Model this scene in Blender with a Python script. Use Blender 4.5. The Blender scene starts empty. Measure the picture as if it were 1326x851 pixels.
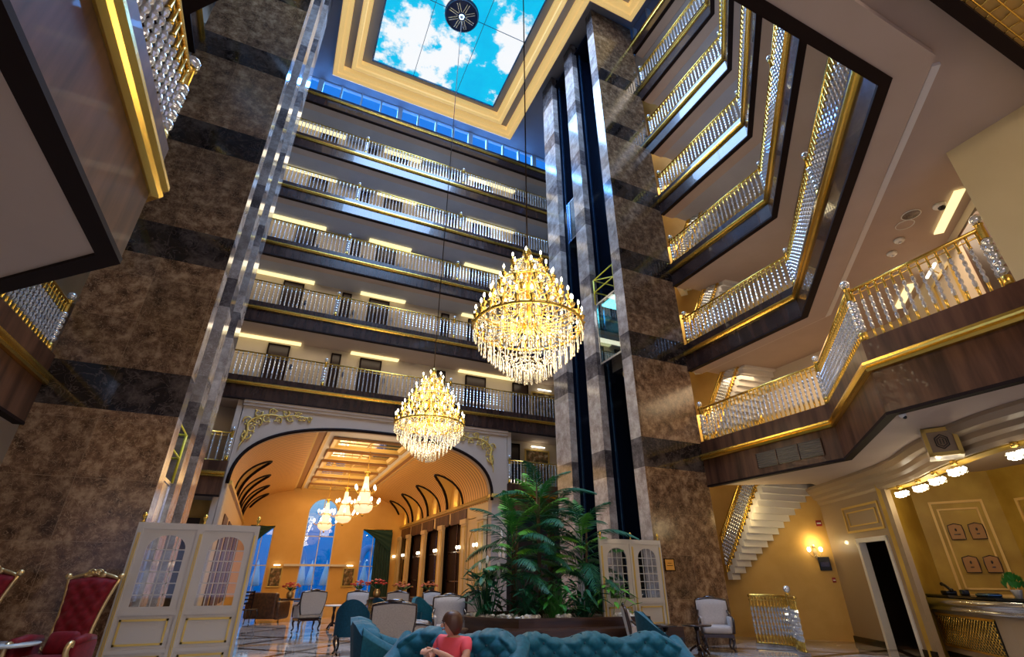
import bpy, math, random
from math import sin, cos, pi, radians, sqrt, hypot, atan2
from mathutils import Vector, Matrix
random.seed(7)
S = bpy.context.scene
COL = S.collection
# ---------------------------------------------------------------- camera
PIT, ROL, YAW = radians(26.826), radians(0.112), radians(24.57)
fw = Vector((sin(YAW)*cos(PIT), cos(YAW)*cos(PIT), sin(PIT)))
rt = Vector((cos(YAW), -sin(YAW), 0.0)); up = rt.cross(fw)
r2 = rt*cos(ROL)+up*sin(ROL); u2 = up*cos(ROL)-rt*sin(ROL)
cam = bpy.data.cameras.new('camera'); camo = bpy.data.objects.new('camera', cam); COL.objects.link(camo)
cam.sensor_width = 36.0; cam.lens = 36.0*634.1/1326.0; cam.clip_start = 0.05; cam.clip_end = 400
camo.matrix_world = Matrix(((r2.x, u2.x, -fw.x, 0.0), (r2.y, u2.y, -fw.y, 0.0), (r2.z, u2.z, -fw.z, 1.5), (0, 0, 0, 1)))
S.camera = camo
# ---------------------------------------------------------------- view, world
S.view_settings.view_transform = 'Standard'; S.view_settings.look = 'None'
S.view_settings.gamma = 1.0; S.view_settings.use_curve_mapping = False
S.view_settings.exposure = 0.0
cy = S.cycles
cy.use_denoising = True
cy.max_bounces = 7; cy.diffuse_bounces = 3; cy.glossy_bounces = 3; cy.transmission_bounces = 4; cy.transparent_max_bounces = 10
cy.caustics_reflective = False; cy.caustics_refractive = False
cy.sample_clamp_indirect = 4.0; cy.sample_clamp_direct = 0.0
cy.use_adaptive_sampling = True; cy.adaptive_threshold = 0.02
W = bpy.data.worlds.new('world'); S.world = W; W.use_nodes = True
wn = W.node_tree; bg = wn.nodes['Background']
geo = wn.nodes.new('ShaderNodeTexCoord'); sep = wn.nodes.new('ShaderNodeSeparateXYZ'); rmp = wn.nodes.new('ShaderNodeValToRGB')
wn.links.new(geo.outputs['Generated'], sep.inputs[0]); wn.links.new(sep.outputs['Z'], rmp.inputs[0]); wn.links.new(rmp.outputs[0], bg.inputs[0])
rmp.color_ramp.elements[0].position = 0.0; rmp.color_ramp.elements[0].color = (0.0, 0.10, 0.42, 1)
for p_, c_ in ((0.07, (0.0, 0.16, 0.58, 1)), (0.125, (0.16, 0.50, 0.80, 1))): e_ = rmp.color_ramp.elements.new(p_); e_.color = c_
rmp.color_ramp.elements[-1].position = 0.4; rmp.color_ramp.elements[-1].color = (0.02, 0.22, 0.85, 1)
bg.inputs[1].default_value = 1.0
# ---------------------------------------------------------------- lights
def area(name, loc, target, sx, sy, power, col, spread=pi):
    l = bpy.data.lights.new(name, 'AREA'); l.shape = 'RECTANGLE'; l.size = sx; l.size_y = sy; l.energy = power; l.color = col; l.spread = spread
    o = bpy.data.objects.new(name, l); COL.objects.link(o); o.location = loc
    o.rotation_euler = (Vector(target)-Vector(loc)).to_track_quat('-Z', 'Y').to_euler(); return o
def point(name, loc, power, col, r=0.1):
    l = bpy.data.lights.new(name, 'POINT'); l.energy = power; l.color = col; l.shadow_soft_size = r
    o = bpy.data.objects.new(name, l); COL.objects.link(o); o.location = loc; return o
WARM = (1.0, 0.72, 0.42); AMBER = (1.0, 0.55, 0.18); COOL = (0.55, 0.78, 1.0); BLUE = (0.12, 0.38, 1.0)
area('skylight_glow', (3.45, 11.0, 24.35), (3.45, 11.0, 0), 6.2, 11.5, 4300, (0.36, 0.58, 1.0))
area('clerestory_back_light', (3.5, 21.6, 25.6), (3.5, 14, 19), 14, 1.2, 3200, BLUE)
area('clerestory_left_light', (-6.3, 9.0, 25.6), (6, 8.8, 17), 1.2, 6, 4500, BLUE)
G = [4.57, 7.85, 10.98, 14.11, 17.24, 20.37, 23.5]
for k in range(1, 6):
    z = G[k+1]-0.62
    area('corridor_light', (3.5, 20.75, z), (3.5, 20.75, 0), 14, 0.5, 55, (1.0, 0.82, 0.58))
    area('corridor_light', (12.2, 8.5, z), (12.2, 8.5, 0), 0.7, 4.5, 30, (1.0, 0.82, 0.62), 1.7)
    area('corridor_light', (9.6, 4.0, z), (9.6, 4.0, 0), 2.0, 2.0, 14, (1.0, 0.85, 0.7))
area('mezzanine_light', (3.5, 20.7, 7.1), (3.5, 20.7, 0), 14, 0.4, 10, WARM)
area('mezzanine_light', (10.0, 4.2, 7.1), (10.0, 4.2, 0), 1.5, 3.0, 60, (1.0, 0.74, 0.5))
area('mezzanine_light', (12.3, 8.8, 7.1), (12.3, 8.8, 0), 1.2, 3.5, 60, (1.0, 0.72, 0.42))
area('lobby_light', (3.4, -2.5, 7.1), (3.4, 0.5, 0), 8, 4, 480, (1.0, 0.78, 0.58))
area('lobby_light', (-3.6, 2.0, 3.6), (-3.6, 2.6, 0), 3, 4, 25, (1.0, 0.75, 0.5))
area('lobby_light', (10.6, 6.0, 3.6), (10.9, 6.4, 0), 1.5, 3, 10, (1.0, 0.7, 0.4))
area('blue_fill_light', (3.4, -7.6, 3.6), (3.4, 10, 6), 22, 6, 260, (0.4, 0.55, 1.0))  # added blue fill behind the camera to cool the soffits, no window there
area('parasol_fill_light', (3.3, 37.0, 7.0), (3.3, 44, 0), 12, 2, 260, (0.3, 0.6, 1.0))  # added blue fill outside to brighten the parasols, no lamp there
area('hall_light', (3.3, 28.0, 6.3), (3.3, 28.0, 0), 5, 14, 380, (1.0, 0.62, 0.25))
area('hall_cove_light', (3.3, 28.0, 4.9), (3.3, 28.0, 9), 3, 14, 190, (1.0, 0.62, 0.28))
for k in range(1, 5): area('stairwell_light', (12.3, 11.6, G[k]+2.4), (12.3, 11.6, 0), 1.0, 1.0, 26, (1.0, 0.80, 0.45))
point('side_lobby_light', (-8.5, 9.0, 2.6), 60, (1.0, 0.8, 0.5), 0.3)
point('recess_light', (7.2, -0.3, 6.7), 8, (1.0, 0.62, 0.3), 0.2)
point('reception_light', (12.9, 6.3, 3.1), 13, (1.0, 0.75, 0.32), 0.2)
point('reception_light', (12.6, 5.0, 3.1), 7, (1.0, 0.75, 0.32), 0.2)
point('reception_light', (11.3, 5.3, 2.6), 5, (1.0, 0.75, 0.45), 0.2)
area('stair_light', (12.6, 11.8, 6.4), (12.6, 11.6, 0), 1.4, 1.4, 60, (1.0, 0.78, 0.42))
point('stair_light', (12.0, 10.2, 3.0), 20, (1.0, 0.72, 0.3), 0.3)
# ---------------------------------------------------------------- materials
MAT = {}
def mat(name, col=(0.5, 0.5, 0.5), rough=0.5, metal=0.0, emit=None, es=0.0, spec=0.5, coat=0.0, sheen=0.0):
    m = bpy.data.materials.new(name); m.use_nodes = True; b = m.node_tree.nodes['Principled BSDF']
    b.inputs['Base Color'].default_value = (*col, 1); b.inputs['Roughness'].default_value = rough; b.inputs['Metallic'].default_value = metal
    b.inputs['Specular IOR Level'].default_value = spec; b.inputs['Coat Weight'].default_value = coat; b.inputs['Sheen Weight'].default_value = sheen
    if emit: b.inputs['Emission Color'].default_value = (*emit, 1); b.inputs['Emission Strength'].default_value = es
    MAT[name] = m; return m
def N(m, t, **kw):
    n = m.node_tree.nodes.new(t)
    for k, v in kw.items():
        if k in n.inputs: n.inputs[k].default_value = v
        else: setattr(n, k, v)
    return n
def L(m, a, b): m.node_tree.links.new(a, b)
def BS(m): return m.node_tree.nodes['Principled BSDF']
def ramp(m, fac, stops):
    r = N(m, 'ShaderNodeValToRGB'); L(m, fac, r.inputs[0]); e = r.color_ramp.elements
    while len(e) < len(stops): e.new(0.5)
    for i, (p, c) in enumerate(stops): e[i].position = p; e[i].color = (*c, 1)
    return r
def coords(m, scale=(1, 1, 1)):
    tc = N(m, 'ShaderNodeTexCoord'); mp = N(m, 'ShaderNodeMapping'); mp.inputs['Scale'].default_value = scale
    L(m, tc.outputs['Object'], mp.inputs[0]); return mp.outputs[0]
def mixc(m, fac, a, b, mode='MIX'):
    x = N(m, 'ShaderNodeMix', data_type='RGBA', blend_type=mode)
    if isinstance(fac, (int, float)): x.inputs[0].default_value = fac
    else: L(m, fac, x.inputs[0])
    for i, v in ((6, a), (7, b)):
        if isinstance(v, tuple): x.inputs[i].default_value = (*v, 1)
        else: L(m, v, x.inputs[i])
    return x.outputs[2]
def marble(name, base, vein, dark, rough=0.12, sc=1.0, tile=None):
    m = mat(name, base, rough, spec=0.6); co = coords(m)
    nz = N(m, 'ShaderNodeTexNoise'); nz.inputs['Scale'].default_value = 2.6*sc; nz.inputs['Detail'].default_value = 9; nz.inputs['Roughness'].default_value = 0.68
    L(m, co, nz.inputs['Vector'])
    c1 = ramp(m, nz.outputs['Fac'], [(0.36, dark), (0.5, base), (0.68, vein)])
    n2 = N(m, 'ShaderNodeTexNoise'); n2.inputs['Scale'].default_value = 5.5*sc; n2.inputs['Detail'].default_value = 6; n2.inputs['Distortion'].default_value = 1.6
    L(m, co, n2.inputs['Vector'])
    v = N(m, 'ShaderNodeMath', operation='SUBTRACT'); v.inputs[1].default_value = 0.5; L(m, n2.outputs['Fac'], v.inputs[0])
    a = N(m, 'ShaderNodeMath', operation='ABSOLUTE'); L(m, v.outputs[0], a.inputs[0])
    vr = ramp(m, a.outputs[0], [(0.0, (0.75, 0.75, 0.75)), (0.022, (0, 0, 0))])
    out = mixc(m, vr.outputs[0], c1.outputs[0], vein)
    if tile:
        tx, tz = tile
        sp = N(m, 'ShaderNodeSeparateXYZ'); L(m, co, sp.inputs[0])
        h0 = N(m, 'ShaderNodeMath', operation='ADD'); L(m, sp.outputs[0], h0.inputs[0]); L(m, sp.outputs[1], h0.inputs[1]); h = N(m, 'ShaderNodeMath', operation='ADD'); h.inputs[1].default_value = 0.1; L(m, h0.outputs[0], h.inputs[0])
        fs = []
        for o_, t_ in ((h.outputs[0], tx), (sp.outputs[2], tz)):
            d = N(m, 'ShaderNodeMath', operation='DIVIDE'); d.inputs[1].default_value = t_; L(m, o_, d.inputs[0])
            f = N(m, 'ShaderNodeMath', operation='FRACT'); L(m, d.outputs[0], f.inputs[0])
            c = N(m, 'ShaderNodeMath', operation='LESS_THAN'); c.inputs[1].default_value = 0.007/t_; L(m, f.outputs[0], c.inputs[0]); fs.append((c, d))
        mx = N(m, 'ShaderNodeMath', operation='MAXIMUM'); L(m, fs[0][0].outputs[0], mx.inputs[0]); L(m, fs[1][0].outputs[0], mx.inputs[1])
        # each slab has its own tone
        fl = []
        for c, d in fs:
            q = N(m, 'ShaderNodeMath', operation='FLOOR'); L(m, d.outputs[0], q.inputs[0]); fl.append(q)
        cb = N(m, 'ShaderNodeCombineXYZ'); L(m, fl[0].outputs[0], cb.inputs[0]); L(m, fl[1].outputs[0], cb.inputs[1])
        wn_ = N(m, 'ShaderNodeTexWhiteNoise'); L(m, cb.outputs[0], wn_.inputs[0])
        tn = ramp(m, wn_.outputs[0], [(0.0, (0.72, 0.72, 0.72)), (1.0, (1.15, 1.15, 1.15))])
        out = mixc(m, 1.0, out, tn.outputs[0], 'MULTIPLY')
        out = mixc(m, mx.outputs[0], out, tuple(v*0.62 for v in vein))
    L(m, out, BS(m).inputs['Base Color']); return m
marble('brown_marble', (0.20, 0.108, 0.055), (0.50, 0.33, 0.19), (0.07, 0.036, 0.018), 0.2, 1.5, (1.1, 0.99))
marble('dark_marble', (0.022, 0.016, 0.014), (0.12, 0.09, 0.075), (0.008, 0.006, 0.006), 0.08, 0.6, (1.1, 9.9))
marble('pale_marble', (0.40, 0.33, 0.29), (0.62, 0.55, 0.50), (0.27, 0.21, 0.18), 0.12, 1.0, (9.0, 0.8))  # on the tower: brown marble paled, grazing reflection put into the colour
marble('mid_marble', (0.13, 0.105, 0.10), (0.30, 0.26, 0.25), (0.07, 0.055, 0.055), 0.12, 1.0, (9.0, 9.0))  # on the tower: dark bands paled, grazing reflection put into the colour
def noisy(name, c1, c2, rough, scale, detail=4, stretch=(1, 1, 1), metal=0, bump=0.0, coat=0.0, sheen=0.0, spec=0.5):
    m = mat(name, c1, rough, metal, coat=coat, sheen=sheen, spec=spec); co = coords(m, stretch)
    nz = N(m, 'ShaderNodeTexNoise'); nz.inputs['Scale'].default_value = scale; nz.inputs['Detail'].default_value = detail; L(m, co, nz.inputs['Vector'])
    r = ramp(m, nz.outputs['Fac'], [(0.35, c1), (0.68, c2)]); L(m, r.outputs[0], BS(m).inputs['Base Color'])
    if bump:
        b = N(m, 'ShaderNodeBump'); b.inputs['Strength'].default_value = bump; b.inputs['Distance'].default_value = 0.02
        L(m, nz.outputs['Fac'], b.inputs['Height']); L(m, b.outputs[0], BS(m).inputs['Normal'])
    return m
noisy('fascia_wood', (0.022, 0.010, 0.008), (0.055, 0.026, 0.018), 0.26, 3.0, 6, (1.6, 1.6, 0.3), coat=0.5)
noisy('walnut', (0.040, 0.015, 0.008), (0.135, 0.058, 0.030), 0.45, 2.2, 7, (2.4, 2.4, 0.25), coat=0.05, spec=0.22)
noisy('dark_walnut', (0.03, 0.012, 0.007), (0.075, 0.034, 0.018), 0.3, 2.4, 7, (0.5, 0.5, 4.0), coat=0.3)
mat('lip_wood', (0.012, 0.005, 0.004), 0.7, spec=0.15)
mat('gold', (0.83, 0.56, 0.12), 0.27, 0.95)
mat('gold_paint', (0.72, 0.50, 0.13), 0.38, 0.35)
mat('antique_gold', (0.68, 0.50, 0.24), 0.35, 0.85)
noisy('plaster', (0.47, 0.37, 0.30), (0.50, 0.395, 0.325), 0.75, 1.5)
noisy('plaster_cool_lit', (0.40, 0.405, 0.44), (0.43, 0.435, 0.47), 0.75, 1.5)  # same plaster, with the cool light of the upper floors put into its colour
noisy('corridor_paint', (0.62, 0.52, 0.40), (0.66, 0.56, 0.43), 0.7, 1.5)
noisy('ceiling_paint', (0.34, 0.34, 0.37), (0.38, 0.38, 0.41), 0.7, 0.8)
noisy('mezzanine_paint', (0.60, 0.49, 0.28), (0.64, 0.53, 0.31), 0.7, 1.5)
noisy('ochre_paint', (0.64, 0.38, 0.09), (0.70, 0.44, 0.12), 0.6, 2.5, 5)
noisy('hall_paint', (0.80, 0.47, 0.13), (0.84, 0.51, 0.16), 0.65, 1.5)
noisy('venetian_plaster', (0.40, 0.235, 0.02), (0.60, 0.39, 0.06), 0.5, 1.3, 7, bump=0.05)
mat('mirror_gold', (0.95, 0.85, 0.65), 0.06, 0.9)
mat('cove_gold', (0.88, 0.60, 0.20), 0.45)
mat('pale_lacquer', (0.37, 0.27, 0.17), 0.4, coat=0.15)
mat('ivory_lacquer', (0.55, 0.50, 0.44), 0.28, coat=0.3)
mat('hall_column', (0.74, 0.55, 0.30), 0.45)
mat('black', (0.006, 0.006, 0.008), 0.35)
mat('shaft', (0.004, 0.007, 0.016), 0.25)
mat('steel', (0.62, 0.66, 0.72), 0.22, 1.0)
mat('blue_steel', (0.10, 0.22, 0.42), 0.2, 0.9)
mat('safety_yellow', (0.85, 0.75, 0.06), 0.45)
mat('white', (0.82, 0.80, 0.76), 0.4)
mat('cable_brown', (0.035, 0.022, 0.014), 0.8, spec=0.1)
mat('gold_band_glow', (0.9, 0.62, 0.22), 0.5, emit=(1.0, 0.66, 0.24), es=0.55)  # painted gold ceiling bands; their lit look is put in as glow, no lamp
mat('stone_white', (0.78, 0.76, 0.72), 0.6)
mat('door_dark', (0.035, 0.018, 0.012), 0.3)
mat('warm_strip', (1, 0.9, 0.6), 0.5, emit=(1.0, 0.84, 0.42), es=1.15)
mat('bulb', (1, 1, 1), 0.5, emit=(1.0, 0.86, 0.58), es=30.0)
mat('bulb_soft', (1, 1, 1), 0.5, emit=(1.0, 0.88, 0.66), es=5.0)
mat('lamp_bead', (1, 0.92, 0.8), 0.25, emit=(1.0, 0.66, 0.36), es=1.1)
mat('downlight', (1, 1, 1), 0.5, emit=(0.9, 0.97, 1.0), es=6.0)
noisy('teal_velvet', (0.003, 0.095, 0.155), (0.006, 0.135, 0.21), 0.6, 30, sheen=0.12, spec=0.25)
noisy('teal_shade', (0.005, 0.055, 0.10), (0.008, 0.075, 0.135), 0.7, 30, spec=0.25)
noisy('red_velvet', (0.13, 0.001, 0.004), (0.20, 0.002, 0.008), 0.6, 20, sheen=0.08, spec=0.25)
noisy('cream_fabric', (0.42, 0.37, 0.35), (0.52, 0.46, 0.43), 0.8, 60, sheen=0.2)
noisy('brown_leather', (0.045, 0.016, 0.006), (0.12, 0.045, 0.015), 0.35, 12)
mat('mahogany', (0.022, 0.007, 0.005), 0.22, coat=0.5)
mat('button', (0.01, 0.07, 0.12), 0.5)
mat('leaf_dark', (0.012, 0.105, 0.045), 0.5, spec=0.35)
mat('leaf_mid', (0.04, 0.24, 0.035), 0.38)
mat('leaf_light', (0.13, 0.42, 0.04), 0.4)
mat('stem_brown', (0.10, 0.065, 0.03), 0.6)
mat('curtain_green', (0.003, 0.045, 0.042), 0.7, sheen=0.3)
mat('skin', (0.62, 0.31, 0.20), 0.5)
mat('hair', (0.075, 0.025, 0.010), 0.45)
mat('pink_cotton', (0.95, 0.11, 0.15), 0.75)
mat('white_cotton', (0.72, 0.68, 0.64), 0.8)
mat('bracelet', (0.05, 0.04, 0.2), 0.4)
mat('petal_red', (0.55, 0.04, 0.03), 0.6)
mat('petal_pink', (0.75, 0.25, 0.18), 0.6)
mat('petal_rust', (0.40, 0.14, 0.03), 0.6)
mat('glass_top', (0.55, 0.6, 0.6), 0.05, 0.0, spec=0.9)
mat('navy_disc', (0.01, 0.03, 0.12), 0.4)
mat('umbrella_cloth', (0.75, 0.85, 0.9), 0.8)
mat('terrace', (0.14, 0.2, 0.25), 0.5)
mat('slide_blue', (0.35, 0.6, 0.75), 0.35)
mat('alarm_red', (0.35, 0.01, 0.01), 0.4)
mat('plaque_orange', (0.80, 0.36, 0.05), 0.5)
mat('plaque_wood', (0.42, 0.20, 0.06), 0.5)
mat('black_granite', (0.01, 0.012, 0.010), 0.08)
mat('fire_lobby', (0.09, 0.06, 0.05), 0.6)
# crystal: mostly see-through with bright glints
def crystal(name, tint, tr=0.45, rough=0.12, dif=0.25):
    m = bpy.data.materials.new(name); m.use_nodes = True; t = m.node_tree; t.nodes.clear()
    o = t.nodes.new('ShaderNodeOutputMaterial'); a = t.nodes.new('ShaderNodeBsdfTransparent'); a.inputs[0].default_value = (0.92, 0.95, 0.98, 1)
    g = t.nodes.new('ShaderNodeBsdfGlossy'); g.inputs[0].default_value = (*tint, 1); g.inputs['Roughness'].default_value = rough
    d = t.nodes.new('ShaderNodeBsdfDiffuse'); d.inputs[0].default_value = (*tint, 1)
    m1 = t.nodes.new('ShaderNodeMixShader'); m1.inputs[0].default_value = dif; t.links.new(g.outputs[0], m1.inputs[1]); t.links.new(d.outputs[0], m1.inputs[2])
    m2 = t.nodes.new('ShaderNodeMixShader'); m2.inputs[0].default_value = 1-tr; t.links.new(a.outputs[0], m2.inputs[1]); t.links.new(m1.outputs[0], m2.inputs[2])
    t.links.new(m2.outputs[0], o.inputs[0]); MAT[name] = m; return m
crystal('crystal', (0.9, 0.94, 1.0), 0.30, 0.08, 0.35)
crystal('drop_crystal', (1.0, 0.96, 0.86), 0.35, 0.12, 0.22)
def glass(name, tint, op=0.12):
    m = bpy.data.materials.new(name); m.use_nodes = True; t = m.node_tree; t.nodes.clear()
    o = t.nodes.new('ShaderNodeOutputMaterial'); a = t.nodes.new('ShaderNodeBsdfTransparent'); a.inputs[0].default_value = (*tint, 1)
    g = t.nodes.new('ShaderNodeBsdfGlossy'); g.inputs[0].default_value = (1, 1, 1, 1); g.inputs['Roughness'].default_value = 0.02
    f = t.nodes.new('ShaderNodeLayerWeight'); f.inputs[0].default_value = 0.12
    s = t.nodes.new('ShaderNodeMath'); s.operation = 'MULTIPLY_ADD'; s.inputs[1].default_value = 0.8; s.inputs[2].default_value = op
    t.links.new(f.outputs['Fresnel'], s.inputs[0]); x = t.nodes.new('ShaderNodeMixShader'); t.links.new(s.outputs[0], x.inputs[0])
    t.links.new(a.outputs[0], x.inputs[1]); t.links.new(g.outputs[0], x.inputs[2]); t.links.new(x.outputs[0], o.inputs[0]); MAT[name] = m; return m
glass('glass', (0.95, 0.98, 1.0), 0.05)
glass('lift_glass', (0.35, 0.75, 0.8), 0.25)
mat('pane_dark', (0.03, 0.014, 0.01), 0.7, spec=0.1)
# wood strips of the hall vault
m = mat('vault_slats', (0.85, 0.50, 0.20), 0.5); co = coords(m); sp = N(m, 'ShaderNodeSeparateXYZ'); L(m, co, sp.inputs[0])
d = N(m, 'ShaderNodeMath', operation='MULTIPLY'); d.inputs[1].default_value = 1/0.28; L(m, sp.outputs[1], d.inputs[0]); f = N(m, 'ShaderNodeMath', operation='FRACT'); L(m, d.outputs[0], f.inputs[0])
r = ramp(m, f.outputs[0], [(0.0, (0.32, 0.12, 0.02)), (0.22, (0.38, 0.15, 0.03)), (0.30, (0.92, 0.54, 0.17)), (1.0, (0.88, 0.48, 0.13))]); L(m, r.outputs[0], BS(m).inputs['Base Color'])
# floor: pale polished marble with a dark inlaid lattice
m = mat('floor_marble', (0.5, 0.45, 0.4), 0.06, spec=0.7); co = coords(m)
nz = N(m, 'ShaderNodeTexNoise'); nz.inputs['Scale'].default_value = 1.3; nz.inputs['Detail'].default_value = 8; L(m, co, nz.inputs[0])
c = ramp(m, nz.outputs['Fac'], [(0.3, (0.33, 0.29, 0.27)), (0.7, (0.60, 0.55, 0.50))])
sp = N(m, 'ShaderNodeSeparateXYZ'); L(m, co, sp.inputs[0])
def line(a, b, off, period, w):
    x1 = N(m, 'ShaderNodeMath', operation='MULTIPLY'); x1.inputs[1].default_value = a; L(m, sp.outputs[0], x1.inputs[0])
    y1 = N(m, 'ShaderNodeMath', operation='MULTIPLY_ADD'); y1.inputs[1].default_value = b; L(m, sp.outputs[1], y1.inputs[0]); L(m, x1.outputs[0], y1.inputs[2])
    s = N(m, 'ShaderNodeMath', operation='MULTIPLY_ADD'); s.inputs[1].default_value = 1/period; s.inputs[2].default_value = off; L(m, y1.outputs[0], s.inputs[0])
    q = N(m, 'ShaderNodeMath', operation='FRACT'); L(m, s.outputs[0], q.inputs[0]); t = N(m, 'ShaderNodeMath', operation='LESS_THAN'); t.inputs[1].default_value = w/period; L(m, q.outputs[0], t.inputs[0]); return t.outputs[0]
def mx2(a, b):
    x = N(m, 'ShaderNodeMath', operation='MAXIMUM'); L(m, a, x.inputs[0]); L(m, b, x.inputs[1]); return x.outputs[0]
pt = mx2(mx2(line(0.707, 0.707, 0.1, 2.1, 0.16), line(0.707, -0.707, 0.3, 2.1, 0.16)), line(0, 1, 0.0, 4.2, 0.22))
o1 = mixc(m, pt, c.outputs[0], (0.03, 0.022, 0.02))
big = mx2(line(1, 0, 0.35, 8.4, 0.35), line(0, 1, 0.2, 8.4, 0.35)); o1 = mixc(m, big, o1, (0.50, 0.28, 0.14)); L(m, o1, BS(m).inputs['Base Color'])
# back-lit printed sky of the skylight
m = mat('printed_sky', (0, 0, 0), 0.5); co = coords(m, (0.32, 0.32, 1)); nz = N(m, 'ShaderNodeTexNoise'); nz.inputs['Scale'].default_value = 1.5; nz.inputs['Detail'].default_value = 9; nz.inputs['Roughness'].default_value = 0.6; L(m, co, nz.inputs[0])
r = ramp(m, nz.outputs['Fac'], [(0.0, (0.0, 0.36, 0.80)), (0.47, (0.0, 0.55, 0.88)), (0.53, (0.92, 0.95, 0.98)), (1, (1, 0.97, 0.97))]); L(m, r.outputs[0], BS(m).inputs['Emission Color']); BS(m).inputs['Emission Strength'].default_value = 1.0
# landscape painting
m = mat('painting', (0.3, 0.2, 0.1), 0.5); co = coords(m, (3, 3, 3)); nz = N(m, 'ShaderNodeTexNoise'); nz.inputs['Scale'].default_value = 1.6; nz.inputs['Detail'].default_value = 6; L(m, co, nz.inputs[0])
r = ramp(m, nz.outputs['Fac'], [(0.3, (0.02, 0.02, 0.01)), (0.45, (0.12, 0.09, 0.03)), (0.55, (0.25, 0.12, 0.05)), (0.62, (0.45, 0.38, 0.22)), (0.75, (0.5, 0.6, 0.65))]); L(m, r.outputs[0], BS(m).inputs['Base Color'])

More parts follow.
